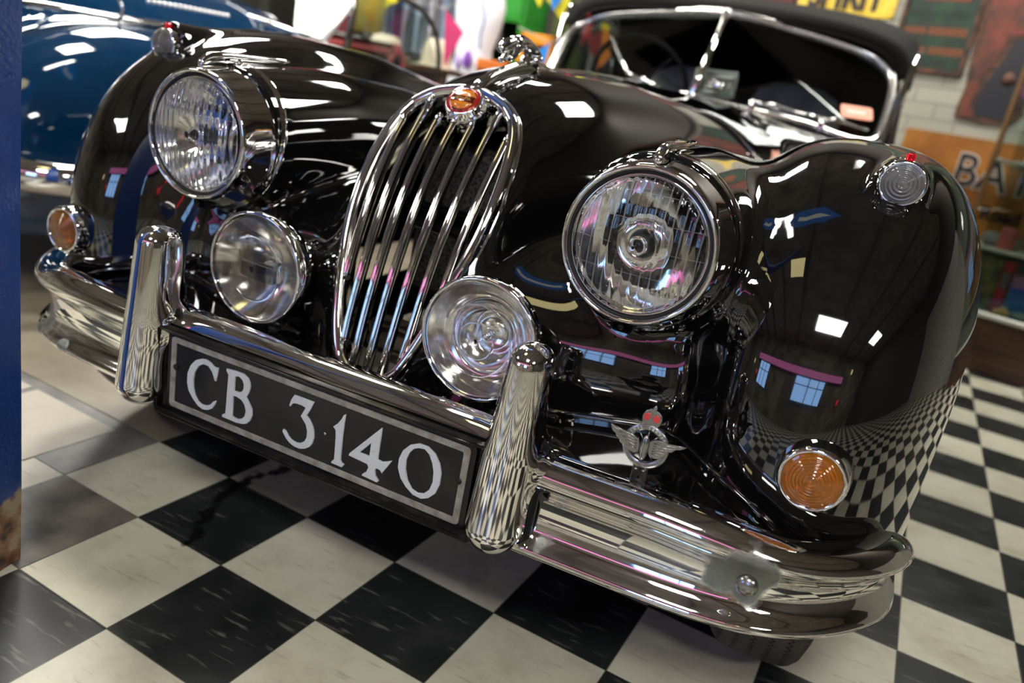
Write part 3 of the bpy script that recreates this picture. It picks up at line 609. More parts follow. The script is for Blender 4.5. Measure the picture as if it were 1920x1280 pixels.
crown_o = [(.4500,.4610),(.4480,.4665),(.4472,.4728),(.4500,.4785),(.4550,.4815),(.4575,.4812),(.4582,.4850),(.4600,.4878),(.4618,.4850),(.4612,.4812),(.4655,.4805),(.4698,.4765),(.4705,.4710),(.4690,.4650),(.4668,.4615),(.4585,.4635)]
plate2d('badge_crown', [crown_o], alu, .004, .0007, cb, fb(by-.001))
rede = mat('crown_red', (.65,.02,.03), .2, 0, Coat_Weight=1.0)
plate2d('crown_cap', [[(.4500,.4682),(.4488,.4730),(.4515,.4770),(.4560,.4770),(.4562,.4716),(.4550,.4690)]], rede, .0012, .0004, cb, fb(by-.0041))
plate2d('crown_cap', [[(.4615,.4690),(.4605,.4750),(.4645,.4772),(.4683,.4745),(.4680,.4695),(.4664,.4682)]], rede, .0012, .0004, cb, fb(by-.0041))
obj('badge_stem', *join(box(.4595,by,.390,.0195,.003,.040,.001), box(.4595,by+.010,.374,.0195,.026,.003,.001), lathe([(.001,-.004),(.0025,-.003),(.003,-.001)], 10, (.4545,by,.4005)), lathe([(.001,-.004),(.0025,-.003),(.003,-.001)], 10, (.4640,by,.4005))), alu, cb)
# ------------------------------------------------------------------ windscreen, hood, cabin
WS = [(0,1.815,.906),(.109,1.838,.8965),(.248,1.878,.8915),(.387,1.916,.883),(.495,1.932,.865),(.572,1.952,.862),(.604,1.982,.88),(.614,2.03,.936),(.613,2.09,1.008),(.604,2.138,1.067),(.585,2.166,1.105),(.54,2.18,1.139),(.478,2.18,1.161),(.358,2.16,1.181),(.209,2.13,1.199),(.097,2.10,1.209),(0,2.075,1.212)]
wsf = mat('frame_chrome', (.80,.79,.76), .22, 1.0)
ws = empty('windscreen', parent=car)
for s in (-1, 1):
    pts = spline([(s*a, b, c) for a, b, c in WS], 5)
    obj('windscreen_frame', *tube(pts, .0155, 12, True, .8), wsf, ws)
    inner = [(a*.985, b+.004, c) for a, b, c in pts]; cen = (s*.3, 2.02, 1.03)
    V = [cen]+inner; F = [(0, i, i+1) if s > 0 else (0, i+1, i) for i in range(1, len(inner))]
    V2 = [(a, b+.006, c) for a, b, c in V]; n = len(V)
    obj('windscreen_glass', V+V2, F+[tuple(i+n for i in reversed(f)) for f in F], pane, ws, smooth=False)
obj('centre_pillar', *tube([(0,1.812,.903),(0,2.078,1.214)], .014, 10), chrome, ws)
stk = mat('sticker_orange', (.95,.30,.17), .5); stk2 = mat('sticker_pale', (.98,.62,.50), .5)
def frame_of(a, b, c):
    a, b, c = Vector(a), Vector(b), Vector(c); x = (b-a).normalized(); n = x.cross(c-a).normalized(); y = n.cross(x); return Matrix((( x.x,y.x,n.x,a.x),(x.y,y.y,n.y,a.y),(x.z,y.z,n.z,a.z),(0,0,0,1)))
A_, B_, D_ = (.480,1.948,.925), (.581,1.980,.928), (.469,1.990,.968)
Ms = frame_of(A_, B_, D_)
plate2d('tax_sticker', [rrect(.052,.030,.106,.058,.010)], stk, .001, 0, ws, Ms @ Matrix.Translation((0,0,.004)))
plate2d('sticker_text_band', [rrect(.050,.030,.060,.012,.003)], stk2, .0006, 0, ws, Ms @ Matrix.Translation((0,0,.0048)))
def wiper(a, piv, tip, blade):
    w_ = empty('wiper', parent=car)
    obj('wiper_pivot', *lathe([(.001,.022),(.008,.020),(.011,.012),(.012,-.012)], 16, piv, 'z'), chrome, w_)
    obj('wiper_arm', *tube([(piv[0],piv[1],piv[2]+.012), tuple((np.array(piv)+np.array(tip))/2+np.array((0,0,.014))), tip], [.006,.005,.004], 8), chrome, w_)
    obj('wiper_blade', *tube(blade, .0045, 8), chrome, w_); return w_
def wsp(x, t):     # a point on the glass: x across, t up the rake
    return np.array((x, 1.826+.21*abs(x)*1.0+.242*t, .905-.03*abs(x)+.285*t))
def pw(x, t, o=.016): p = wsp(x, t); return (float(p[0]), float(p[1]-o), float(p[2]+o*.3))
wiper(1, (.205,1.80,.905), pw(.335,.05), [pw(.255,.055),pw(.34,.05),pw(.43,.045)])
wiper(1, (.43,1.875,.888), pw(.50,.06), [pw(.375,.055),pw(.46,.05),pw(.575,.03)])
wiper(1, (-.14,1.80,.905), pw(-.24,.14), [pw(-.17,.06),pw(-.27,.17),pw(-.40,.62)])
hoodm = mat('hood_cloth', (.006,.0055,.0045), .85, 0, Specular_IOR_Level=.25); noise_mix(hoodm, (.0045,.004,.0034), (.010,.009,.0075), 200)
def hood_sec(y, w, zt, zb, yb=0, tum=.94):
    o = []
    for k in range(25):
        a = PI*k/24; cx, sx = math.cos(a), math.sin(a)
        X = math.copysign(abs(cx)**.62, cx)*w; Zz = zb+(zt-zb)*abs(sx)**.55
        o.append((X*(tum+(1-tum)*(1-(Zz-zb)/(zt-zb))), y+yb*abs(cx), Zz))
    return o
so = empty('soft_top', parent=car)
outer = [hood_sec(2.105,.615,1.222,1.10,.05), hood_sec(2.11,.645,1.245,1.10,.05), hood_sec(2.14,.655,1.262,1.11,.05), hood_sec(2.22,.665,1.290,1.16,.05), hood_sec(2.3,.665,1.305,1.195,.03), hood_sec(2.5,.67,1.335,1.20), hood_sec(2.8,.675,1.325,1.19), hood_sec(2.95,.68,1.30,1.12)]
obj('hood_roof', *loft(outer+[[(a*.97, b, c-.018) for a, b, c in s] for s in outer[::-1]], closed=False, caps=False), hoodm, so)
quart = [hood_sec(2.86,.685,1.318,.86,tum=.95), hood_sec(3.0,.69,1.29,.86), hood_sec(3.25,.68,1.20,.86), hood_sec(3.5,.64,1.06,.86), hood_sec(3.62,.60,.90,.86)]
obj('hood_rear', *loft(quart, closed=False, caps=False), hoodm, so)
for s in (-1, 1):
    obj('hood_pillar', *loft([[(s*(.598+a), y+b+.03, z) for a, b in ((0,0),(.026,.01),(.026,.06),(0,.05))] for y, z in ((2.02,.87),(2.09,.98),(2.15,1.08),(2.185,1.15),(2.20,1.19))]), hoodm, so)
    dw = empty('door_window', parent=car)
    obj('window_frame', *tube(spline([(s*.620,2.04,.86),(s*.632,2.08,.97),(s*.644,2.13,1.08),(s*.652,2.18,1.150),(s*.658,2.30,1.195),(s*.65,2.75,1.215),(s*.655,2.86,1.16),(s*.66,2.90,1.0),(s*.665,2.92,.885)], 6), .011, 8), chrome, dw)
    obj('window_glass', [(s*.65,2.15,.885),(s*.662,2.90,.885),(s*.655,2.84,1.20),(s*.65,2.34,1.20),(s*.645,2.15,.885),(s*.655,2.90,.885),(s*.648,2.84,1.20),(s*.643,2.34,1.20)], [(0,1,2,3),(7,6,5,4)], pane, dw, smooth=False)
tan = mat('leather', (.10,.09,.10), .5); noise_mix(tan, (.36,.34,.37), (.50,.48,.52), 12)
for s in (-1, 1):
    secs = []
    for z, w_, d in ((.55,.20,.06),(.75,.215,.07),(.93,.205,.07),(1.02,.17,.06),(1.055,.10,.04),(1.065,.02,.01)):
        secs.append([(s*.24+w_*math.cos(a), 2.72+(z-.55)*.22+d*math.sin(a), z) for a in np.linspace(0, 2*PI, 24, False)])
    obj('seat_back', *loft(secs), tan, car)
obj('cabin_floor', *join(box(0,2.5,.42,1.2,1.3,.02), box(0,3.02,.70,1.2,.02,.40)), lining, car, smooth=False)
dashm = mat('dashboard', (.03,.02,.015), .4)
obj('dashboard', *box(0,2.12,.80,1.16,.06,.16,.02), dashm, car)
sw = empty('steering_wheel', loc=(-.345,2.34,.93), parent=car); sw.rotation_euler = (math.radians(-62),0,0)
obj('wheel_rim', [(( .205+.011*math.cos(b))*math.cos(a), (.205+.011*math.cos(b))*math.sin(a), .011*math.sin(b)) for a in np.linspace(0,2*PI,48,False) for b in np.linspace(0,2*PI,10,False)], [(i*10+j, ((i+1)%48)*10+j, ((i+1)%48)*10+(j+1)%10, i*10+(j+1)%10) for i in range(48) for j in range(10)], rubber, sw)
for k in range(4): obj('wheel_spoke', *tube([(0,0,-.01),(.2*math.cos(k*PI/2+PI/4),.2*math.sin(k*PI/2+PI/4),0)], .007, 8), darkm, sw)
obj('wheel_hub', *lathe([(.001,.012),(.03,.01),(.04,-.01),(.035,-.03)], 24, axis='z'), darkm, sw)
mirm = mat('pale_plastic', (.36,.40,.37), .35)
mr = empty('dashboard_mirror', parent=car)
Mm = Matrix.Translation((.045,1.93,.962)) @ Matrix.Rotation(-.05, 4, 'Y')
obj('mirror_frame', *xform(join(box(0,0,.032,.150,.014,.030,.006), box(-.066,0,-.005,.018,.014,.075,.004), box(.066,0,-.005,.018,.014,.075,.004), box(0,0,-.038,.150,.014,.012,.004)), Mm), mirm, mr)
obj('mirror_glass', *xform(box(0,.004,-.003,.118,.004,.062), Mm), silver, mr)
# rear of the body and wheels
def f_rear(x, y, z): return sell(np.abs(x), y, z, (0,3.2,.54), (.80,1.15,.36), 2.8, False)
pr_, fr_ = nets(f_rear, (-.85,2.70,.18), (.85,4.42,.95), .03); pr_ = pr_
keep_r = pr_[fr_].mean(1)[:,1] > 2.72
submesh('tail_body', pr_, fr_, keep_r, paint, car)
tyrem = mat('tyre', (.028,.024,.021), .7)
tc = N(tyrem, 'ShaderNodeTexCoord'); spx = N(tyrem, 'ShaderNodeSeparateXYZ'); LK(tyrem, tc.outputs['Object'], spx.inputs[0])
an = N(tyrem, 'ShaderNodeMath', operation='ARCTAN2'); LK(tyrem, spx.outputs['Z'], an.inputs[0]); LK(tyrem, spx.outputs['Y'], an.inputs[1])
az = N(tyrem, 'ShaderNodeMath', operation='MULTIPLY'); az.inputs[1].default_value = .33; LK(tyrem, an.outputs[0], az.inputs[0])
zg = N(tyrem, 'ShaderNodeMath', operation='PINGPONG'); zg.inputs[1].default_value = .0075; LK(tyrem, az.outputs[0], zg.inputs[0])
sm_ = N(tyrem, 'ShaderNodeMath', operation='ADD'); LK(tyrem, zg.outputs[0], sm_.inputs[0]); LK(tyrem, spx.outputs['X'], sm_.inputs[1])
md_ = N(tyrem, 'ShaderNodeMath', operation='PINGPONG'); md_.inputs[1].default_value = .0135; LK(tyrem, sm_.outputs[0], md_.inputs[0])
lt = N(tyrem, 'ShaderNodeMapRange'); lt.inputs['From Min'].default_value = .0012; lt.inputs['From Max'].default_value = .0024; LK(tyrem, md_.outputs[0], lt.inputs['Value'])
nz = N(tyrem, 'ShaderNodeTexNoise'); nz.inputs['Scale'].default_value = 35; LK(tyrem, tc.outputs['Object'], nz.inputs['Vector'])
c1 = N(tyrem, 'ShaderNodeMix', data_type='RGBA'); c1.inputs[6].default_value = (.035,.030,.026,1); c1.inputs[7].default_value = (.085,.072,.062,1); LK(tyrem, nz.outputs['Fac'], c1.inputs[0])
c2 = N(tyrem, 'ShaderNodeMix', data_type='RGBA'); c2.inputs[6].default_value = (.002,.002,.002,1); LK(tyrem, c1.outputs[2], c2.inputs[7]); LK(tyrem, lt.outputs[0], c2.inputs[0]); LK(tyrem, c2.outputs[2], P(tyrem).inputs['Base Color']); bump(tyrem, lt.outputs[0], .9, .006)
def wheel(x, y, rz=0, sc=1.0):
    w_ = empty('front_wheel' if y < 1 else 'rear_wheel', loc=(x, y, .3265*sc), rz=rz, parent=car); w_.scale = (sc,sc,sc)
    obj('tyre', *lathe([(.205,-.055),(.215,-.068),(.25,-.082),(.285,-.084),(.306,-.076),(.318,-.064),(.322,-.055),(.3255,-.03),(.3265,0),(.3255,.03),(.322,.055),(.318,.064),(.306,.076),(.285,.084),(.25,.082),(.215,.068),(.205,.055)], 96, axis='x'), tyrem, w_)
    obj('wheel_disc', *lathe([(.001,.03),(.05,.03),(.09,.02),(.16,.03),(.19,.045),(.21,.06),(.205,-.05),(.14,-.04),(.001,-.04)], 48, axis='x'), darkm, w_)
wheel(.655,.325,0,.88); wheel(-.655,.325,0,.88); wheel(.66,3.13); wheel(-.66,3.13)
obj('front_axle_beam', *join(tube([(-.60,.41,.30),(-.3,.41,.26),(.3,.41,.26),(.60,.41,.30)], .03, 10), box(-.33,1.4,.30,.08,2.4,.08), box(.33,1.4,.30,.08,2.4,.08)), lining, car)
# ------------------------------------------------------------------ the room
TH = math.radians(-3.8714956511948397); OX, OY, T = -.1578, -.1088, .2032
floorm = mat('checker_floor', (.5,.5,.5), .22, 0, Specular_IOR_Level=.45)
def mth(m, op, a, b=None, c=None):
    n = N(m, 'ShaderNodeMath', operation=op)
    for i, v in enumerate((a, b, c)):
        if v is None: continue
        if isinstance(v, (int, float)): n.inputs[i].default_value = v
        else: LK(m, v, n.inputs[i])
    return n.outputs[0]
m = floorm; tc = N(m, 'ShaderNodeTexCoord'); sx = N(m, 'ShaderNodeSeparateXYZ'); LK(m, tc.outputs['Object'], sx.inputs[0])
X0 = mth(m, 'SUBTRACT', sx.outputs['X'], OX); Y0 = mth(m, 'SUBTRACT', sx.outputs['Y'], OY); c_, s_ = math.cos(TH)/T, math.sin(TH)/T
U = mth(m, 'MULTIPLY_ADD', X0, c_, mth(m, 'MULTIPLY', Y0, s_)); V_ = mth(m, 'MULTIPLY_ADD', X0, -s_, mth(m, 'MULTIPLY', Y0, c_))
fu, fv = mth(m, 'FLOOR', U), mth(m, 'FLOOR', V_); par = mth(m, 'PINGPONG', mth(m, 'ADD', fu, fv), 1.0)
wn = N(m, 'ShaderNodeTexWhiteNoise', noise_dimensions='2D'); cm = N(m, 'ShaderNodeCombineXYZ'); LK(m, fu, cm.inputs[0]); LK(m, fv, cm.inputs[1]); LK(m, cm.outputs[0], wn.inputs['Vector'])
n1 = N(m, 'ShaderNodeTexNoise'); n1.inputs['Scale'].default_value = 7; n1.inputs['Detail'].default_value = 8; n1.inputs['Roughness'].default_value = .65; LK(m, tc.outputs['Object'], n1.inputs['Vector'])
n2 = N(m, 'ShaderNodeTexNoise'); n2.inputs['Scale'].default_value = 55; n2.inputs['Detail'].default_value = 4; mp = N(m, 'ShaderNodeMapping'); mp.inputs['Rotation'].default_value = (0,0,.7); mp.inputs['Scale'].default_value = (.25,1.6,1); LK(m, tc.outputs['Object'], mp.inputs['Vector']); LK(m, mp.outputs[0], n2.inputs['Vector'])
def ramp(m, f, stops):
    r = N(m, 'ShaderNodeValToRGB'); e = r.color_ramp.elements
    while len(e) < len(stops): e.new(.5)
    for i, (p, c) in enumerate(stops): e[i].position = p; e[i].color = (*c, 1) if isinstance(c, tuple) else (c, c, c, 1)
    LK(m, f, r.inputs['Fac']); return r.outputs['Color']
def mixc(m, f, a, b, bl='MIX'):
    n = N(m, 'ShaderNodeMix', data_type='RGBA', blend_type=bl)
    for i, v in ((0, f), (6, a), (7, b)):
        if isinstance(v, (int, float)): n.inputs[i].default_value = v
        elif isinstance(v, tuple): n.inputs[i].default_value = (*v, 1)
        else: LK(m, v, n.inputs[i])
    return n.outputs[2]
wh = ramp(m, n1.outputs['Fac'], [(.30, (.50,.47,.36)), (.50, (.66,.635,.50)), (.75, (.74,.72,.59))])
bk = ramp(m, n1.outputs['Fac'], [(.35, (.012,.014,.014)), (.55, (.020,.023,.023)), (.80, (.040,.043,.042))])
scr = ramp(m, n2.outputs['Fac'], [(.60, 0.0), (.70, 1.0)])
bk = mixc(m, mth(m, 'MULTIPLY', scr, .55), bk, (.20,.20,.19)); wsc = mixc(m, mth(m, 'MULTIPLY', scr, .32), wh, (.20,.16,.09))
tone = mth(m, 'MULTIPLY_ADD', wn.outputs['Value'], .16, .90)
base = mixc(m, par, wsc, bk); base = mixc(m, 1.0, base, N(m, 'ShaderNodeCombineColor').outputs[0], 'MULTIPLY') if False else base
tn = N(m, 'ShaderNodeVectorMath', operation='SCALE'); LK(m, base, tn.inputs[0]); LK(m, tone, tn.inputs['Scale'])
eu = mth(m, 'PINGPONG', U, .5); ev = mth(m, 'PINGPONG', V_, .5)
eu = mth(m, 'MINIMUM', mth(m, 'PINGPONG', U, .5), mth(m, 'PINGPONG', V_, .5))
gr = N(m, 'ShaderNodeMapRange'); gr.inputs['From Min'].default_value = .004; gr.inputs['From Max'].default_value = .009; gr.inputs['To Min'].default_value = 1; gr.inputs['To Max'].default_value = 0; LK(m, eu, gr.inputs['Value'])
col = mixc(m, mth(m, 'MULTIPLY', gr.outputs[0], .75), tn.outputs[0], (.03,.024,.015))
# scuff left by a tyre
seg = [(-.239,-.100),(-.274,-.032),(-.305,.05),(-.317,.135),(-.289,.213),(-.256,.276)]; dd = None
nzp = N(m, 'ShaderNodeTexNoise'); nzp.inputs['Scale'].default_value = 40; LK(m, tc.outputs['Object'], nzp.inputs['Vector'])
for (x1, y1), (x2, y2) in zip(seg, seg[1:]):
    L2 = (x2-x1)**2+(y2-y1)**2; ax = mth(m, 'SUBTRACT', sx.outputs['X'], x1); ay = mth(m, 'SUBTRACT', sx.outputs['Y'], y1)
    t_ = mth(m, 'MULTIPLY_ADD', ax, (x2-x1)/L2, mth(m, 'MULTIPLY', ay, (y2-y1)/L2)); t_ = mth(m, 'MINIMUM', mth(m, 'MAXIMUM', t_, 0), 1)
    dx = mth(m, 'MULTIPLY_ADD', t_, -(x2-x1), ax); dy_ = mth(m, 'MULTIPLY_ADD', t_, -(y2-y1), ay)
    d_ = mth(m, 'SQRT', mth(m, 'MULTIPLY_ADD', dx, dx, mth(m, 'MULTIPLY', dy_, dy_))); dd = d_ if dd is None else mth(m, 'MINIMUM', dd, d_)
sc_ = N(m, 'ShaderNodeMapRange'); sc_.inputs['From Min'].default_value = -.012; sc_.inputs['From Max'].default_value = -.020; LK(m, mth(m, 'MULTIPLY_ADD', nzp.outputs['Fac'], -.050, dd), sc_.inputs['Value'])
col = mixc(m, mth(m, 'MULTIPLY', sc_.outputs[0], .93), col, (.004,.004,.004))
LK(m, col, P(m).inputs['Base Color'])
LK(m, ramp(m, n1.outputs['Fac'], [(.3, .26), (.7, .46)]), P(m).inputs['Roughness'])
hh = mth(m, 'MULTIPLY_ADD', gr.outputs[0], -1.0, mth(m, 'MULTIPLY', n1.outputs['Fac'], .35)); bump(m, hh, .25, .002)
def struct(name, VF, m, smooth=False, **k): return obj(name, *VF, m, None, smooth=smooth, kind='structure', **k)
struct('floor', box(-.5,2.2,-.05,13.5,13.5,.1), floorm)
def gq(i, j): return (OX+T*(i*math.cos(TH)-j*math.sin(TH)), OY+T*(i*math.sin(TH)+j*math.cos(TH)))
def slab(i0, i1, j0, j1, h, m):
    c = [gq(i0,j0), gq(i1,j0), gq(i1,j1), gq(i0,j1)]; return [(x,y,0) for x,y in c]+[(x,y,h) for x,y in c], [(3,2,1,0),(4,5,6,7),(0,1,5,4),(1,2,6,5),(2,3,7,6),(3,0,4,7)]
conc = mat('concrete', (.3,.25,.2), .45); noise_mix(conc, (.20,.165,.12), (.36,.31,.235), 6, .3, .7)
greyt = mat('grey_screed', (.2,.2,.2), .35); noise_mix(greyt, (.13,.13,.125), (.27,.265,.25), 9, .35, .65)
darkt = mat('glare_greyed_tile', (.1,.1,.1), .38); noise_mix(darkt, (.050,.050,.046), (.24,.21,.175), 11, .35, .68)  # black tile greyed in patches: floor glare put into its colour
whitet = mat('old_white_tile', (.6,.56,.48), .25); noise_mix(whitet, (.50,.45,.37), (.64,.60,.51), 5, .3, .7)
struct('trim_1', slab(-14,-1.97,1.0,13,.0016,conc), conc); struct('trim_2', slab(-14,-2.0,.0,.985,.0012,greyt), greyt)
struct('trim_30', slab(-2.0,-1.0,-1.0,-.006,.0008,darkt), darkt)
struct('trim_3', slab(-3.75,-2.45,-.11,.84,.0024,whitet), whitet); struct('trim_4', slab(-5.3,-3.85,-.11,.84,.0024,whitet), whitet)
# walls
WA = math.radians(-24); WP = Vector((.72,3.6,0)); WD = Vector((math.cos(WA),math.sin(WA),0)); WN = Vector((math.sin(WA),-math.cos(WA),0))*1
WN = Vector((WD.y,-WD.x,0)); WM = Matrix(((WD.x,0,WN.x,WP.x),(WD.y,0,WN.y,WP.y),(0,1,0,0),(0,0,0,1)))     # (along, up, out) -> world
brick = mat('painted_brick', (.6,.58,.5), .6)
bt = N(brick, 'ShaderNodeTexBrick'); bt.inputs['Scale'].default_value = 1; bt.inputs['Brick Width'].default_value = .23; bt.inputs['Row Height'].default_value = .075; bt.inputs['Mortar Size'].default_value = .006
bt.inputs['Color1'].default_value = (.36,.345,.28,1); bt.inputs['Color2'].default_value = (.32,.31,.25,1); bt.inputs['Mortar'].default_value = (.25,.235,.19,1)
tcb = N(brick, 'ShaderNodeTexCoord'); LK(brick, tcb.outputs['Object'], bt.inputs['Vector']); LK(brick, bt.outputs['Color'], P(brick).inputs['Base Color']); bump(brick, bt.outputs['Fac'], -.4, .004)
def on_wall(name, VF, m, parent=None, **k): return obj(name, *xform(VF, WM), m, parent, smooth=False, **k)
wb_ = obj('wall_back', *box(-1.3,1.55,-.06,13.2,3.1,.12), brick, None, smooth=False, kind='structure'); wb_.matrix_world = WM
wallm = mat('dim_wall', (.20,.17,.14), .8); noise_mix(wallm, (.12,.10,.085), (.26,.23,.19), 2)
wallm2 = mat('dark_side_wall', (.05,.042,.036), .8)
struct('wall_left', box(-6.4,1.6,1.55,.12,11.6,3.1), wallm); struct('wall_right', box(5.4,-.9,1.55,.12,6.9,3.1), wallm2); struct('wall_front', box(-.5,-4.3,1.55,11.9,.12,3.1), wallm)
ceilm = mat('dark_ceiling', (.11,.085,.065), .75); noise_mix(ceilm, (.20,.172,.14), (.29,.25,.205), 3)
struct('ceiling', box(-.5,1.6,3.16,12.0,12.0,.12), ceilm)
for k in range(9): struct('trim_%d' % (5+k), box(-5.6+k*1.1,1.6,3.06,.07,11.8,.09), mat('joist_%d' % k, (.13,.11,.088), .7) if k == 0 else bpy.data.materials['joist_0'])
struct('trim_20', xform(box(-1.3,2.55,.02,13.0,1.1,.03), WM), mat('added_dark_boards', (.035,.028,.02), .6))  # unseen dark boards, added to darken what the bonnet reflects
struct('trim_21', xform(box(-4.6,1.0,.016,5.6,2.0,.02), WM), mat('dark_backdrop', (.05,.04,.035), .8))
# ceiling light panels
lampm = emit('light_panel', (1.0,.97,.90), 34.0); lampm2 = emit('bright_panel', (1.0,.96,.88), 75.0); fr_m = mat('lamp_frame', (.7,.7,.7), .5)
def panel(x, y, w_=.60, l=.60, z=2.98, rz=0, lab='', st=None):
    strip = w_ < .2
    h = empty('ceiling_light', loc=(x, y, z), rz=rz, label='narrow strip light on the ceiling over the bonnet, mirrored beside the headlamp' if strip else lab, cat='light', group=None if strip else 'square ceiling lights')
    obj('light_frame', *join(box(0,0,.03,w_+.06,l+.06,.03)), fr_m, h, smooth=False)
    obj('diffuser', *box(0,0,.005,w_,l,.02), st or lampm, h, smooth=False)
PANELS = PANEL_LIST
for i, (x, y, w_, l, rz) in enumerate(PANELS):
    panel(x, y, w_, l, rz=rz, st=(lampm2 if i == 5 else None), lab='square white ceiling light panel above the cars, mirrored in the black paint')
# daylight windows and signs on the side the camera stands on, seen only as reflections
dayb = emit('daylight_blue', (.30,.55,1.0), 5.0); dayw = emit('daylight_white', (.95,.98,1.0), 13.0)
wfm = mat('window_frame_paint', (.05,.05,.055), .5)
def win(n, x, y, z, w_, h, facing, m, panes=(3,2)):
    o = empty('window_%d' % n, loc=(x,y,z), rz=facing, kind='structure')
    obj('window_glass', *box(0,-.01,0,w_,.02,h), m, o, smooth=False)
    bars = [box(0,-.03,h/2,w_+.08,.05,.05), box(0,-.03,-h/2,w_+.08,.05,.05), box(-w_/2,-.03,0,.05,.05,h), box(w_/2,-.03,0,.05,.05,h)]
    bars += [box(-w_/2+w_*i/panes[0],-.03,0,.03,.04,h) for i in range(1,panes[0])]+[box(0,-.03,-h/2+h*i/panes[1],w_,.04,.03) for i in range(1,panes[1])]
    obj('window_frame', *join(*bars), wfm, o, smooth=False)
win(1, -2.6,-4.20,1.45, 1.5,1.3, PI, dayb); win(2, .9,-4.20,1.5, 1.1,1.2, PI, dayb)

w = bpy.data.worlds.new('world'); S.world = w; w.use_nodes = True; w.node_tree.nodes['Background'].inputs[0].default_value = (.9,.8,.7,1); w.node_tree.nodes['Background'].inputs[1].default_value = .05
# ------------------------------------------------------------------ blue painted column at the left
colp = mat('blue_paint', (.010,.035,.17), .28); geo = N(colp, 'ShaderNodeTexCoord'); szx = N(colp, 'ShaderNodeSeparateXYZ'); LK(colp, geo.outputs['Object'], szx.inputs[0])
na = N(colp, 'ShaderNodeTexNoise'); na.inputs['Scale'].default_value = 30; na.inputs['Detail'].default_value = 6; LK(colp, geo.outputs['Object'], na.inputs['Vector'])
vo = N(colp, 'ShaderNodeTexVoronoi'); vo.inputs['Scale'].default_value = 140; LK(colp, geo.outputs['Object'], vo.inputs['Vector'])
fk = ramp(colp, vo.outputs['Distance'], [(.06, 1.0), (.13, 0.0)]); nb2 = N(colp, 'ShaderNodeTexNoise'); nb2.inputs['Scale'].default_value = 9; LK(colp, geo.outputs['Object'], nb2.inputs['Vector'])
fk = mth(colp, 'MULTIPLY', fk, ramp(colp, nb2.outputs['Fac'], [(.42, 0.0), (.55, 1.0)]))
c0 = mixc(colp, na.outputs['Fac'], (.012,.045,.21), (.024,.080,.34)); c0 = mixc(colp, fk, c0, (.35,.38,.45))
rz_ = mth(colp, 'MULTIPLY_ADD', na.outputs['Fac'], -.09, szx.outputs['Z'])
r1 = N(colp, 'ShaderNodeMapRange'); r1.inputs['From Min'].default_value = .075; r1.inputs['From Max'].default_value = .060; LK(colp, rz_, r1.inputs['Value'])
rust = ramp(colp, na.outputs['Fac'], [(.38, (.05,.03,.022)), (.52, (.30,.13,.06)), (.62, (.42,.33,.22))])
LK(colp, mixc(colp, r1.outputs[0], c0, rust), P(colp).inputs['Base Color']); bump(colp, mth(colp, 'ADD', vo.outputs['Distance'], na.outputs['Fac']), .35, .0015)
a0 = math.radians(15); ex = Vector((math.cos(a0), math.sin(a0), 0)); ey = Vector((-math.sin(a0), math.cos(a0), 0)); cnr = Vector((-.397,-.280,0))
V = []
for z in np.linspace(0, 3.08, 24):
    for a, b in ((-.24,-.05),(-.002,-.05),(0,0),(-.24,.0)):
        p = cnr+ex*a+ey*b+Vector((.0236*z+(.002*math.sin(z*9)), 0, z)); V.append(tuple(p))
F = [(i*4+j, i*4+(j+1)%4, i*4+4+(j+1)%4, i*4+4+j) for i in range(23) for j in range(4)]+[(3,2,1,0),(92,93,94,95)]
obj('painted_column', V, F, colp, None, smooth=False, label='flaking dark blue steel column with rusty foot at the left edge', cat='column')
# ------------------------------------------------------------------ blue car behind
bluep = mat('car_blue', (.0006,.024,.070), .06, 0, Coat_Weight=1.0, Coat_Roughness=.03)
bc = empty('vintage_car', loc=(0,0,0), label='dark blue vintage open car parked behind the black car', cat='car')
def f_b1(x, y, z): return sell(x, y, z, (-2.12,1.75,.46), (.59,1.35,.425), 3.2, False)
def f_b2(x, y, z): return sell(x, y, z, (-2.12,1.30,.62), (.47,1.25,.365), 2.5, False)
def f_b3(x, y, z):
    d1 = sell(x, y, z, (-1.58,.98,.40), (.30,.66,.40), 2.3, False); d2 = sell(x, y, z, (-2.66,.98,.40), (.30,.66,.40), 2.3, False)
    d3 = sell(x, y, z, (-1.58,2.62,.38), (.25,.52,.36), 2.3, False); d4 = sell(x, y, z, (-2.66,2.62,.38), (.25,.52,.36), 2.3, False)
    return np.minimum(np.minimum(d1, d2), np.minimum(d3, d4))
pb, fb_ = nets(lambda x, y, z: smin(smin(f_b1(x,y,z), f_b2(x,y,z), .08), f_b3(x,y,z), .05), (-3.05,-.02,.14), (-1.2,3.4,1.02), .024)
cb_ = pb[fb_].mean(1); kp = cb_[:,2] > .20
hole = (np.abs(cb_[:,0]+2.12) < .45) & (cb_[:,1] > 1.9) & (cb_[:,1] < 2.75) & (cb_[:,2] > .80)
kp &= ~hole; fen = kp & (((cb_[:,0] > -1.62) | (cb_[:,0] < -2.62)) & (cb_[:,1] < 1.7) & (cb_[:,2] < .80))
submesh('front_wing', pb, fb_, fen & (cb_[:,0] > -2), bluep, bc); submesh('front_wing', pb, fb_, fen & (cb_[:,0] < -2), bluep, bc); submesh('car_body', pb, fb_, kp & ~fen, bluep, bc)
obj('side_strip', *tube(spline([(-1.60,.46,.797),(-1.555,.60,.803),(-1.54,.80,.806),(-1.53,1.0,.809),(-1.53,1.3,.815),(-1.535,1.75,.83)], 8), .011, 8), chrome, bc)
stud = mat('polished_stud', (.92,.92,.92), .35, .7)
for k in range(17): obj('bonnet_stud', *ell((-1.66,1.04+k*.022,.876+k*.0005), (.0078,.0078,.0078), 12, 8), stud, bc)
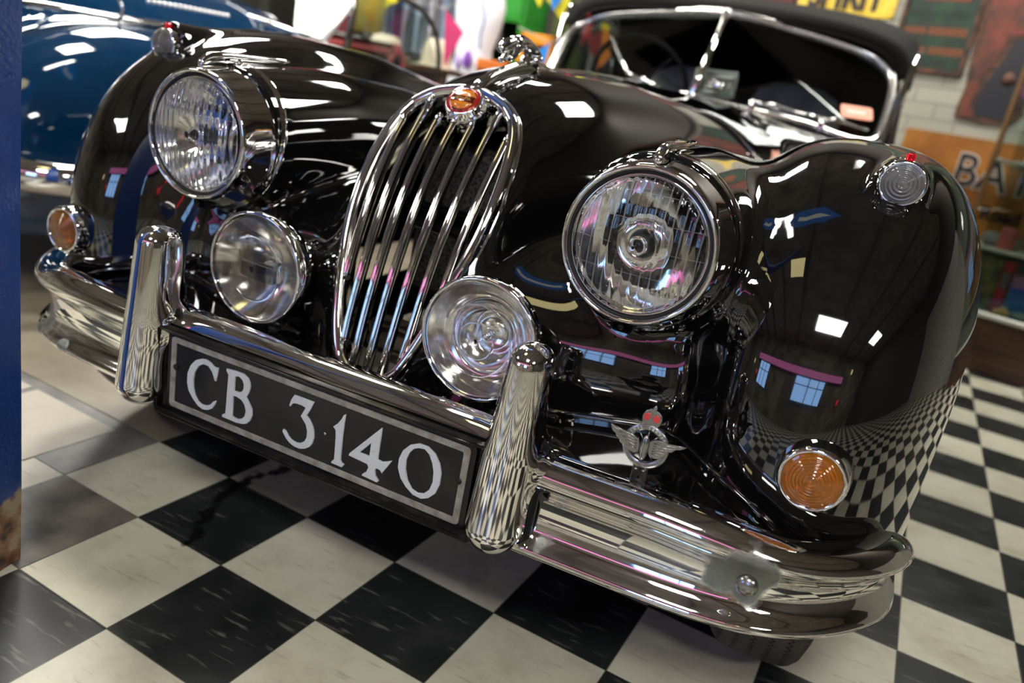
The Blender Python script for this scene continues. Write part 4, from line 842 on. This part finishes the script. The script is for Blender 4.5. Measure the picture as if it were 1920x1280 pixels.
obj('bonnet_catch', *join(tube([(-1.53,.818,.862),(-1.525,.83,.835),(-1.525,.822,.797)], [.005,.004,.006], 8), ell((-1.53,.816,.866), (.012,.010,.010), 12, 8), ell((-1.522,.822,.790), (.009,.008,.012), 12, 8)), chrome, bc)
obj('front_bumper', *tube(spline([(-2.9,.55,.37),(-2.7,.36,.385),(-2.1,.28,.385),(-1.6,.31,.385),(-1.36,.38,.385),(-1.25,.50,.38),(-1.235,.60,.375)], 8), .032, 12, True, 1.4), chrome, bc)
wsb = empty('windscreen', parent=bc)
obj('windscreen_pillar', *tube([(-1.55,1.80,.85),(-1.555,1.93,.975),(-1.56,2.08,1.12)], [.016,.011,.010], 10), mat('window_lit_chrome', (.95,.95,.93), .30, .5), wsb)  # near-white metal: the window's reflection is put into its colour
obj('windscreen_base', *tube(spline([(-1.52,1.80,.858),(-1.66,1.70,.885),(-1.90,1.62,.915),(-2.12,1.60,.925),(-2.6,1.72,.89)], 8), .010, 8), chrome, wsb)
obj('windscreen_top', *tube([(-1.56,2.08,1.12),(-2.12,1.98,1.16),(-2.66,2.08,1.12)], .010, 8), chrome, wsb)
obj('windscreen_glass', [(-1.56,1.82,.87),(-2.64,1.82,.87),(-2.64,2.07,1.12),(-1.57,2.07,1.12),(-1.56,1.824,.87),(-2.64,1.824,.87),(-2.64,2.074,1.12),(-1.57,2.074,1.12)], [(0,1,2,3),(7,6,5,4)], pane, wsb, smooth=False)
sw_ = empty('side_window', parent=bc); brf = mat('window_trim', (.045,.04,.03), .3)
obj('window_frame', *tube(spline([(-1.55,1.985,.845),(-1.55,2.00,1.00),(-1.55,2.02,1.10),(-1.55,2.16,1.128),(-1.55,2.40,1.122),(-1.55,2.58,1.09),(-1.55,2.70,1.02),(-1.55,2.76,.93),(-1.55,2.79,.835)], 6), .013, 8), brf, sw_)
obj('window_post', *tube([(-1.54,1.955,.845),(-1.54,1.99,1.12)], .010, 8), alu, sw_)
obj('window_glass', [(-1.548,2.0,.84),(-1.548,2.78,.84),(-1.548,2.60,1.07),(-1.548,2.03,1.11),(-1.552,2.0,.84),(-1.552,2.78,.84),(-1.552,2.60,1.07),(-1.552,2.03,1.11)], [(0,1,2,3),(7,6,5,4)], pane, sw_, smooth=False)
obj('cabin_interior', *box(-2.12,2.32,.60,.86,.80,.06), lining, bc)
obj('seat_back', *box(-2.12,2.66,.78,.86,.14,.30,.05), mat('red_leather', (.22,.02,.02), .5), bc)
for y in (.98,2.62):
    for x in (-1.50,-2.74): obj('wheel', *lathe([(.001,.03),(.18,.04),(.20,.055),(.24,.07),(.29,.068),(.315,.05),(.32,.0),(.315,-.05),(.29,-.068),(.20,-.055),(.001,-.03)], 40, (x,y,.32), 'x'), rubber, bc)
# ------------------------------------------------------------------ things on the back wall
def wallbox(s0, s1, z0, z1, d0=.003, d1=.015): return box((s0+s1)/2, (z0+z1)/2, (d0+d1)/2, s1-s0, z1-z0, d1-d0)
def WT(s, z, d): return WM @ Matrix.Translation((s, z, d))
yel = mat('enamel_yellow', (.72,.50,.03), .35); noise_mix(yel, (.60,.40,.03), (.80,.58,.06), 14)
inkm = mat('sign_black', (.02,.01,.012), .4); grn = mat('enamel_green', (.006,.055,.018), .45); noise_mix(grn, (.002,.016,.007), (.005,.038,.014), 10)
orw = mat('enamel_orange_worn', (.50,.20,.02), .5); noise_mix(orw, (.25,.085,.008), (.40,.155,.015), 5, .35, .7)
rst = mat('rust_brown', (.05,.022,.012), .7); noise_mix(rst, (.03,.016,.01), (.11,.04,.02), 22); rdd = mat('faded_red', (.28,.045,.02), .5); noise_mix(rdd, (.055,.018,.010), (.19,.032,.016), 12, .35, .65)
mar = mat('maroon_board', (.085,.008,.008), .5); whp = mat('sign_white', (.55,.53,.48), .45); org = mat('orange_paint', (.17,.042,.006), .5); dgn = mat('deep_green', (.004,.018,.010), .5)
t = empty('enamel_sign', label='yellow enamel sign reading SPIRIT, hung high on the white brick wall', cat='sign')
plate2d('sign_panel', [rrect(-.50,1.60,.55,.205,.02)], yel, .010, 0, t, WT(0,0,.012)); text('sign_lettering', 'SPIRIT', .185, inkm, t, WT(-.50,1.592,.020), .004, off=.007, sx=.86)
t = empty('licence_plate', label='pale licence plate with dark marks hung just below the yellow sign', cat='licence plate')
on_wall('plate_panel', wallbox(-.565,-.235,1.40,1.492,.002,.006), whp, t)
for k in range(7): on_wall('plate_mark', wallbox(-.53+k*.04,-.51+k*.04,1.425,1.475,.006,.008), inkm, t)
t = empty('framed_sign', label='dark green framed sign with rows of orange lettering on the brick wall', cat='sign')
on_wall('sign_panel', wallbox(-.165,.175,1.275,1.95,.004,.012), grn, t)
on_wall('sign_frame', join(wallbox(-.18,-.16,1.26,1.96,.0,.02), wallbox(.17,.19,1.26,1.96,.0,.02), wallbox(-.18,.19,1.26,1.283,.0,.02)), rst, t)
text('sign_lettering', 'DAY & NIGHT', .052, dgn, t, WT(0,1.535,.0135), .002)
random.seed(3)
for zr, s0, s1, h in ((1.455,-.15,-.05,.034),(1.455,-.03,.135,.040),(1.365,-.11,-.02,.034),(1.365,.0,.15,.038)):
    s = s0
    while s < s1: w_ = random.uniform(.010,.020); on_wall('orange_letter', wallbox(s, s+w_, zr-h/2*random.uniform(.7,1), zr+h/2, .012, .0135), org, t); s += w_+.004
on_wall('lower_band', join(wallbox(-.11,.11,1.300,1.328,.012,.0135)), dgn, t)
plate2d('painted_motor', [[(-.09,1.595),(.12,1.595),(.125,1.63),(.09,1.65),(.05,1.70),(-.03,1.70),(-.055,1.65),(-.10,1.635)]], org, .002, 0, t, WT(0,0,.0135))
t = empty('rusted_sign', label='tall rusted red and black sign cut in an irregular outline, beside the cabinet post', cat='sign')
plate2d('sign_back', [[(.22,1.075),(.34,1.065),(.46,1.07),(.50,1.12),(.50,1.26),(.56,1.95),(.17,1.95),(.185,1.60),(.20,1.40),(.225,1.22),(.215,1.12)]], rst, .006, 0, t, WT(0,0,.008))
plate2d('red_figure', [[(.245,1.09),(.30,1.09),(.27,1.15),(.28,1.24),(.32,1.36),(.34,1.46),(.44,1.47),(.50,1.95),(.21,1.95),(.215,1.62),(.235,1.45),(.25,1.30),(.24,1.16)]], rdd, .002, 0, t, WT(0,0,.0125))
plate2d('black_field', [[(.31,1.10),(.44,1.085),(.455,1.20),(.49,1.44),(.37,1.44),(.345,1.34),(.30,1.22),(.285,1.14)]], mat('navy_black', (.012,.012,.018), .4), .002, 0, t, WT(0,0,.0125))
obj('dark_roundel', *xform(lathe([(.001,.0),(.032,.0),(.032,-.003),(.042,-.003),(.042,.0)], 24, (.40,1.27,.014), 'z'), WM), rst, t)
t = empty('orange_sign', label='large worn orange sign reading BATTERIES above Road, low on the brick wall', cat='sign')
on_wall('sign_panel', wallbox(.02,1.75,.50,.995,.004,.014), orw, t)
text('letter_outline', 'BATTERIES', .218, whp, t, WT(.300,.835,.0152), .001, 'LEFT', off=.007, sx=.93); text('sign_lettering', 'BATTERIES', .218, inkm, t, WT(.300,.835,.0165), .002, 'LEFT', off=.001, sx=.93)
text('sign_small_lettering', 'Road', .085, inkm, t, WT(.48,.665,.0155), .002, 'LEFT', off=.003)
obj('maroon_board', *box(0,0,0,.75,.5,.02), mar, None, smooth=False, label='maroon painted board on the wall above the soft top', cat='board').matrix_world = WT(-1.17,1.79,.012)
# ------------------------------------------------------------------ glass display cabinet
wood = mat('dark_wood', (.06,.028,.012), .35); nz_, _r = noise_mix(wood, (.030,.013,.006), (.085,.038,.016), 3, .35, .65); mpw = N(wood, 'ShaderNodeMapping'); mpw.inputs['Scale'].default_value = (1,6,14); tcw = N(wood, 'ShaderNodeTexCoord'); LK(wood, tcw.outputs['Object'], mpw.inputs['Vector']); LK(wood, mpw.outputs[0], nz_.inputs['Vector'])
CR = math.radians(-20.6)
cabn = empty('display_cabinet', loc=(1.07,3.015,0), rz=CR, label='glass display cabinet with dark wooden base at the right edge', cat='cabinet')
pal = mat('pale_trim', (.50,.52,.42), .3); post = mat('brown_post', (.16,.085,.03), .35)
obj('cabinet_base', *box(.75,.19,.122,1.5,.36,.244,.006), wood, cabn, smooth=False)
obj('cabinet_plinth_trim', *box(.75,.19,.256,1.52,.38,.022,.004), pal, cabn, smooth=False)
for x in (.010,1.49): obj('cabinet_post', *box(x,.012,1.08,.020,.020,1.62,.003), post, cabn, smooth=False)
obj('cabinet_back', *box(.75,.365,1.08,1.5,.012,1.62), thin_glass('back_glass', (.9,.92,.88)), cabn, smooth=False)
obj('front_glass', *box(.75,.006,1.08,1.46,.004,1.62), pane, cabn, smooth=False)
for z in (.535,.905,1.30): obj('cabinet_shelf', *box(.75,.19,z,1.48,.34,.012,.002), pal, cabn, smooth=False)
obj('cabinet_top', *box(.75,.19,1.90,1.52,.40,.04,.004), wood, cabn, smooth=False)
CM = Matrix.Translation((1.07,3.015,0)) @ Matrix.Rotation(CR, 4, 'Z')
def inside(name, VF, m, label, cat, group=None, rz=0, loc=(0,0,0)):
    return obj(name, *VF, m, None, smooth=False, loc=tuple(CM @ Vector(loc)), rot=(0,0,CR+rz), label=label, cat=cat, group=group)
olv = mat('olive_cover', (.16,.15,.035), .5); noise_mix(olv, (.05,.05,.02), (.22,.20,.05), 25, .4, .6); redb = mat('red_card', (.38,.015,.02), .4); blub = mat('blue_card', (.03,.14,.34), .4); pnk = mat('mauve_card', (.32,.15,.25), .5); gyb = mat('grey_card', (.10,.10,.09), .5); ylb = mat('yellow_card', (.55,.36,.06), .5)
inside('book', box(0,0,.115,.085,.018,.23,.003), olv, 'olive picture book standing in the cabinet, left of the red box', 'book', loc=(.135,.10,.267))
rb_ = empty('toy_box', loc=tuple(CM @ Vector((.205,.10,.267))), rz=CR, label='narrow red box with a grey label standing beside the olive book', cat='box')
obj('box_body', *box(0,0,.115,.040,.05,.23,.003), redb, rb_, smooth=False); obj('box_label', *box(.002,-.026,.15,.030,.002,.075), gyb, rb_, smooth=False)
rb_ = empty('model_kit_box', loc=tuple(CM @ Vector((.315,.09,.267))), rz=CR, label='blue and mauve model box at the right edge of the cabinet', cat='box')
obj('box_body', *box(0,0,.065,.15,.06,.13,.003), blub, rb_, smooth=False); obj('box_lid', *box(0,0,.155,.155,.065,.055,.003), pnk, rb_, smooth=False); obj('box_stripe', *box(0,-.034,.124,.150,.004,.014), mat('royal_blue', (.01,.05,.45), .4), rb_, smooth=False)
inside('toy_car', join(box(0,0,.018,.07,.03,.02,.008), box(.004,0,.034,.035,.026,.016,.007), lathe([(.001,-.017),(.008,-.017),(.008,.017),(.001,.017)], 12, (-.02,0,.009)), lathe([(.001,-.017),(.008,-.017),(.008,.017),(.001,.017)], 12, (.022,0,.009))), ylb, 'small yellow toy car in front of the blue model box', 'toy car', loc=(.245,.035,.267))
inside('glass_ornament', join(ell((0,0,.02), (.05,.025,.02), 16, 8), ell((.06,.01,.018), (.03,.02,.018), 16, 8)), mat('sea_glass', (.14,.20,.18), .15), 'grey green glass ornament lying on the cabinet floor', 'ornament', loc=(.32,.03,.267))
inside('price_card', join(box(0,0,.045,.12,.003,.09)), whp, 'white price card propped on the upper cabinet shelf', 'card', loc=(.17,.08,.911))
inside('red_tin', lathe([(.001,0),(.035,0),(.035,.09),(.030,.095),(.001,.095)], 20, axis='z'), mat('faded_rose', (.40,.09,.07), .4), 'faded red tin below the upper cabinet shelf', 'tin', loc=(.15,.12,.541))
inside('tool_roll', box(0,0,.03,.16,.12,.06,.02), mat('grey_cloth', (.22,.22,.19), .7), 'grey cloth roll on the lower cabinet shelf', 'cloth roll', loc=(.12,.18,.541))
# ------------------------------------------------------------------ behind the blue car
tbl = empty('display_table', loc=(-2.22,3.42,0), label='low display table holding pale hats beyond the blue car', cat='table')
obj('table_top', *box(0,.0,.845,.90,.32,.03,.004), wood, tbl, smooth=False)
for a in (-.41,.41):
    for b in (-.12,.12): obj('leg', *box(a,b,.415,.04,.04,.83), wood, tbl, smooth=False)
strw = mat('cream_felt', (.62,.52,.40), .8); grnf = mat('green_felt', (.12,.19,.16), .8)
def hat(x, y, z, r, h, m, label, name='sun_hat'):
    o = empty(name, loc=(x,y,z), label=label, cat='hat')
    obj('hat_brim', *lathe([(r*.6,.010),(r,.002),(r*1.01,.006),(r*.6,.016)], 28, axis='z'), m, o); obj('hat_crown', *lathe([(r*.62,.0),(r*.60,h*.5),(r*.52,h*.85),(r*.30,h),(.001,h*1.01)], 28, axis='z'), m, o)
    obj('hat_band', *lathe([(r*.635,.012),(r*.63,.03)], 28, axis='z'), m, o)
hat(-2.29,3.38,.884,.165,.115,strw,'cream bowler style hat on a green hat, left of the taller cream hat'); hat(-2.29,3.38,.86,.19,.02,grnf,'flat green hat lying under the cream hat','flat_cap'); hat(-1.93,3.40,.86,.15,.165,strw,'taller cream hat at the right end of the display table')
drs = empty('dress_form', loc=(-1.86,3.74,0), label='dress form in white with a purple and blue scarf, left of the green cabinet', cat='dress form')
wht = mat('white_cloth', (.86,.88,.95), .7); prp = mat('purple_cloth', (.20,.06,.42), .6)
sec = [(.62,.15,.12),(.80,.17,.12),(.95,.125,.10),(1.02,.12,.10),(1.15,.155,.115),(1.28,.17,.11),(1.36,.15,.09),(1.40,.07,.06),(1.46,.05,.05)]
obj('form_body', *loft([[(rx*math.cos(a)*(1+.04*math.sin(5*a)*(z<1)), ry*math.sin(a), z) for a in np.linspace(0,2*PI,30,False)] for z, rx, ry in sec]), wht, drs)
obj('form_scarf', *tube(spline([(.02,-.09,1.40),(.06,-.12,1.30),(.10,-.125,1.20),(.09,-.12,1.10),(.11,-.14,1.02)], 6), .006, 8), blub, drs)
obj('scarf_end', *ell((.03,-.13,.945), (.030,.02,.055), 16, 10), prp, drs); obj('scarf_end', *ell((-.04,-.125,.93), (.022,.02,.05), 16, 10), mat('lilac_cloth', (.55,.42,.80), .6), drs)
obj('form_stand', *join(tube([(0,0,.03),(0,0,.64)], .018, 10), lathe([(.001,.03),(.16,.02),(.17,0),(.001,0)], 24, axis='z')), darkm, drs)
gcm = mat('green_paint', (.035,.30,.035), .4); dk = mat('cabinet_inside', (.004,.02,.008), .6)
gc = empty('green_cabinet', loc=(-1.856,4.15,0), rz=math.radians(-6), label='bright green painted cabinet with an open dark front', cat='cabinet')
obj('cabinet_frame', *join(box(-.205,0,.70,.045,.30,1.40,.004), box(.195,0,.70,.045,.30,1.40,.004), box(0,0,1.33,.44,.30,.15,.004), box(0,0,.05,.44,.30,.10), box(0,-.152,1.245,.40,.02,.03,.003)), gcm, gc, smooth=False); obj('cabinet_back', *box(0,.13,.7,.40,.02,1.3), dk, gc, smooth=False)
obj('hanging_tag', *join(box(.03,-.10,1.10,.03,.004,.09), tube([(.03,-.10,1.14),(.03,-.10,1.25)], .002, 6)), mat('tag_grey', (.20,.17,.17), .5), gc, smooth=False)
ol = mat('olive_panel', (.045,.065,.004), .6); obj('olive_screen', *box(0,0,.75,.85,.03,1.50), ol, None, smooth=False, loc=(-1.10,4.10,0), rot=(0,0,math.radians(-8)), label='olive green panel standing right of the green cabinet', cat='panel')
omt = mat('orange_gloss', (.85,.32,.02), .4)
oc_ = empty('orange_cabinet', loc=(-1.40,3.72,0), rz=math.radians(-4), label='orange box shelf frame in front of the olive panel', cat='shelf')
obj('shelf_frame', *join(box(-.085,0,.58,.035,.18,1.16,.004), box(.095,0,.58,.035,.18,1.16,.004), box(.005,0,1.13,.215,.18,.06,.004), box(.005,0,.55,.19,.18,.03)), omt, oc_, smooth=False); obj('shelf_back', *box(.005,.08,.58,.19,.012,1.1), mat('shelf_brown', (.22,.07,.012), .5), oc_, smooth=False)
oc2 = empty('orange_stool', loc=(-1.60,3.55,0), label='low orange stool behind the bonnet mascot', cat='stool'); obj('seat', *box(0,0,.93,.20,.14,.07,.01), mat('stool_orange', (.62,.16,.02), .4), oc2, smooth=False)
for a, b in ((-.08,-.05),(.08,-.05),(-.08,.05),(.08,.05)): obj('leg', *box(a,b,.45,.025,.025,.90), mat('stool_leg', (.1,.05,.02), .5) if (a,b)==(-.08,-.05) else bpy.data.materials['stool_leg'], oc2, smooth=False)
# bunting
flag = {k: mat('flag_'+k, c, .7) for k, c in dict(pink=(.75,.05,.20), yellow=(.85,.72,.02), blue=(.01,.25,.75), red=(.55,.02,.02), orange=(.85,.22,.02), crimson=(.25,.01,.02)).items()}
def bunting(label, path, flags):
    b = empty('bunting', label=label, cat='bunting'); obj('bunting_cord', *tube(path, .003, 6), whp, b)
    for c, tri in flags:
        tri = [Vector(p) for p in tri]; n = (tri[1]-tri[0]).cross(tri[2]-tri[0]).normalized()*.0008
        obj('pennant', [tuple(p+n) for p in tri]+[tuple(p-n) for p in tri], [(0,1,2),(5,4,3),(0,3,4,1),(1,4,5,2),(2,5,3,0)], flag[c], b, smooth=False)
bunting('bunting strung above the blue car with pink and yellow pennants', [(-2.4,2.45,1.35),(-1.90,2.5,1.15),(-1.73,2.5,1.135),(-1.63,2.5,1.138),(-1.455,2.6,1.13),(-1.30,2.6,1.22),(-.9,2.6,1.6)],
 [('yellow',((-1.73,2.5,1.132),(-1.637,2.5,1.135),(-1.738,2.5,1.078))),('pink',((-1.452,2.6,1.13),(-1.335,2.6,1.035),(-1.415,2.6,.862)))])
bunting('bunting with yellow and blue pennants right of the green cabinet', [(-1.4,2.9,1.40),(-1.09,2.8,1.262),(-.90,2.8,1.285),(-.5,2.8,1.5)],
 [('yellow',((-1.085,2.8,1.262),(-1.037,2.8,1.266),(-1.047,2.8,1.216))),('yellow',((-1.03,2.8,1.268),(-.897,2.8,1.284),(-.905,2.8,1.160))),('blue',((-.99,2.78,1.268),(-.925,2.78,1.275),(-.970,2.78,1.208)))])
bunting('bunting of orange, red and blue pennants seen through the left half of the windscreen', [(-1.4,3.35,1.16),(-1.25,3.5,1.112),(-.96,3.3,1.19),(-.85,3.25,1.24),(-.70,3.3,1.27)],
 [('orange',((-.845,3.2,1.225),(-.737,3.2,1.122),(-.825,3.2,1.0))),('crimson',((-.965,3.3,1.150),(-.875,3.3,1.215),(-.86,3.3,1.00))),('crimson',((-.853,3.3,1.235),(-.72,3.3,1.25),(-.75,3.3,1.11))),('blue',((-1.315,3.5,1.065),(-1.250,3.5,1.11),(-1.262,3.5,.985))),('blue',((-.80,3.4,1.12),(-.745,3.4,1.09),(-.83,3.4,1.03)))])
# cloth with red and yellow flames, dark clothes rail, left window goods
bt_ = empty('banner', loc=(-1.02,4.02,0), rz=math.radians(-6), label='black banner patterned with red and yellow stripes behind the bunting', cat='banner')
obj('banner_cloth', *box(.1,0,1.45,.75,.012,.62), mat('banner_black', (.012,.008,.01), .7), bt_, smooth=False)
for i, c in enumerate(('red','yellow','red','orange','red','yellow')): plate2d('banner_stripe', [[(-.24+i*.12,1.16),(-.19+i*.12,1.22),(-.18+i*.12,1.74),(-.25+i*.12,1.74)]], flag[c], .003, 0, bt_, Matrix.Translation((0,-.009,0)) @ FRONT)
rk = empty('coat_rack', loc=(-1.14,3.85,0), label='dark and grey garments hanging left of the windscreen, seen through the glass', cat='garments')
for k, c in enumerate(((.02,.02,.025),(.35,.35,.36),(.05,.03,.03),(.12,.12,.14))): obj('garment', *box(k*.055,.05,.85,.04,.25,.62,.015), mat('garment_%s' % 'abcd'[k], c, .8), rk)
obj('rack_frame', *join(tube([(-.05,.05,0),(-.05,.05,1.20)], .012, 8), tube([(.24,.05,0),(.24,.05,1.20)], .012, 8), tube([(-.05,.05,1.19),(.24,.05,1.19)], .012, 8)), darkm, rk)
obj('dark_curtain', *box(0,0,1.0,.50,.03,2.0), mat('curtain_red', (.12,.015,.02), .8), None, smooth=False, loc=(-3.15,3.9,0), label='dark red curtain left of the blue car windscreen pillar', cat='curtain')
ys = empty('mustard_coat', loc=(-2.52,3.5,0), label='mustard yellow coat hanging beyond the blue car windscreen pillar', cat='coat')
obj('coat_body', *loft([[(w_*math.cos(a), .05*math.sin(a), z) for a in np.linspace(0,2*PI,16,False)] for z, w_ in ((1.0,.10),(1.2,.11),(1.38,.10),(1.45,.05))]), mat('mustard', (.36,.27,.03), .8), ys); obj('coat_hanger', *tube([(0,0,1.44),(0,0,1.80)], .004, 6), darkm, ys)
cp = empty('folded_clothes', loc=(-2.62,3.40,.86), label='grey and white folded clothes at the left end of the display table', cat='clothes')
for k in range(3): obj('folded_cloth', *xform(box(0,0,.02+k*.035,.20,.16,.034,.012), Matrix.Rotation(.2*k, 4, 'Z')), mat('cloth_%s' % 'abc'[k], ((.35,.36,.36),(.12,.14,.14),(.45,.46,.44))[k], .8), cp)
shr = empty('clothes_stand', loc=(-2.39,3.80,0), label='pale blue and grey shirts hanging behind the hats', cat='clothes')
for k, c in enumerate(((.45,.47,.50),(.06,.16,.32),(.36,.46,.58),(.40,.50,.62),(.55,.52,.58),(.30,.42,.58))): obj('hanging_shirt', *box(-.22+k*.10,0,1.22,.075,.10,.62,.03), mat('shirt_%s' % 'abcdef'[k], c, .85), shr)
obj('stand_rail', *join(tube([(-.35,0,1.54),(.34,0,1.54)], .012, 8), tube([(-.35,0,0),(-.35,0,1.54)], .012, 8), tube([(.34,0,0),(.34,0,1.54)], .012, 8)), alu, shr)
o = empty('window_3', kind='structure'); o.matrix_world = Matrix()
obj('window_glass', *xform(box(-6.05,1.75,.045,.56,1.5,.02), WM), dayw, o, smooth=False); obj('window_frame', *xform(join(box(-6.05,.98,.06,.66,.05,.05), box(-6.05,2.52,.06,.66,.05,.05), box(-6.35,1.75,.06,.05,1.55,.05), box(-5.75,1.75,.06,.05,1.55,.05)), WM), wfm, o, smooth=False)
# ------------------------------------------------------------------ what stands behind the camera (mirrored in paint and chrome)
pinkm = emit('pink_glow', (.80,.20,.50), 1.8); yg_ = emit('yellow_glow', (1.0,.85,.40), 3.0)
h = empty('shop_fascia', loc=(-.6,-4.12,1.96), label='glowing pink shop fascia behind the camera, mirrored in the chrome', cat='fascia'); obj('fascia_panel', *box(0,0,0,6.5,.08,.26), pinkm, h, smooth=False); obj('fascia_box', *box(0,-.05,0,6.6,.10,.34), wfm, h, smooth=False)
h = empty('hanging_sign', loc=(-.45,-.80,2.94), label='lit yellow sign on the ceiling over the camera, mirrored in the wing', cat='sign'); obj('sign_panel', *box(0,0,-.02,.55,.50,.03), yg_, h, smooth=False); obj('sign_box', *box(0,0,.02,.62,.57,.06), wfm, h, smooth=False)
h = empty('shield_sign', loc=(-.15,.52,2.95), label='blue shield shaped sign on the ceiling, mirrored in the wing', cat='sign')
plate2d('shield_panel', [[(-.62,-.10),(-.5,-.2),(-.2,-.22),(.3,-.2),(.62,0),(.3,.2),(-.1,.2),(-.5,.25),(-.66,.05)]], emit('sign_blue', (.04,.16,.5), .8), .02, 0, h); plate2d('shield_lettering', [[(-.45,-.03),(-.2,-.10),(.2,-.07),(.45,-.02),(.2,.04),(-.2,.0),(-.42,.08)]], emit('sign_pale', (.8,.8,.7), .9), .01, 0, h, Matrix.Translation((0,0,-.016)))
redt = emit('red_glow', (1,.05,.06), 2.2)
for i, (x, z, c) in enumerate(((-3.6,1.2,redt),(2.9,1.1,redt),(3.4,2.4,yg_),(-4.6,1.6,yg_))):
    h = empty('shop_lamp', loc=(x,-4.1,z), label=('red shop lamp low at the left behind the camera','red shop lamp low at the right behind the camera','warm yellow shop lamp at the right behind the camera','warm yellow shop lamp far left behind the camera')[i], cat='lamp'); obj('lamp_glass', *ell((0,0,0), (.10,.06,.13)), c, h); obj('lamp_bracket', *join(lathe([(.001,.17),(.06,.16),(.08,.11),(.001,.11)], 20, axis='z'), box(0,-.07,.14,.05,.16,.04)), wfm, h)
# ------------------------------------------------------------------ camera
F=1451.9676593871336
Cc=[0.6057398716204727, -0.9629835776314115, 0.8129324058543794]
R=[[0.8946114494295858, 0.40996647036698675, 0.1777578344949398], [0.28207079966747717, -0.20958577197397668, -0.9362210573155373], [-0.34656372938385477, 0.8876943715946988, -0.30313740137872697]]
cd = bpy.data.cameras.new('camera'); co = bpy.data.objects.new('camera', cd); COL.objects.link(co)
Mc = Matrix([[R[0][i], -R[1][i], -R[2][i], Cc[i]] for i in range(3)]+[[0,0,0,1]]); co.matrix_world = Mc
cd.sensor_width = 36; cd.lens = F/1920*36; cd.clip_start = .02; S.camera = co
cd.dof.use_dof = True; cd.dof.focus_distance = 1.02; cd.dof.aperture_fstop = cd.lens/11.0
cd.dof.aperture_blades = 7
S.view_settings.view_transform = 'Standard'; S.view_settings.look = 'None'; S.view_settings.gamma = 1.0; S.view_settings.use_curve_mapping = False
S.view_settings.exposure = EXPO
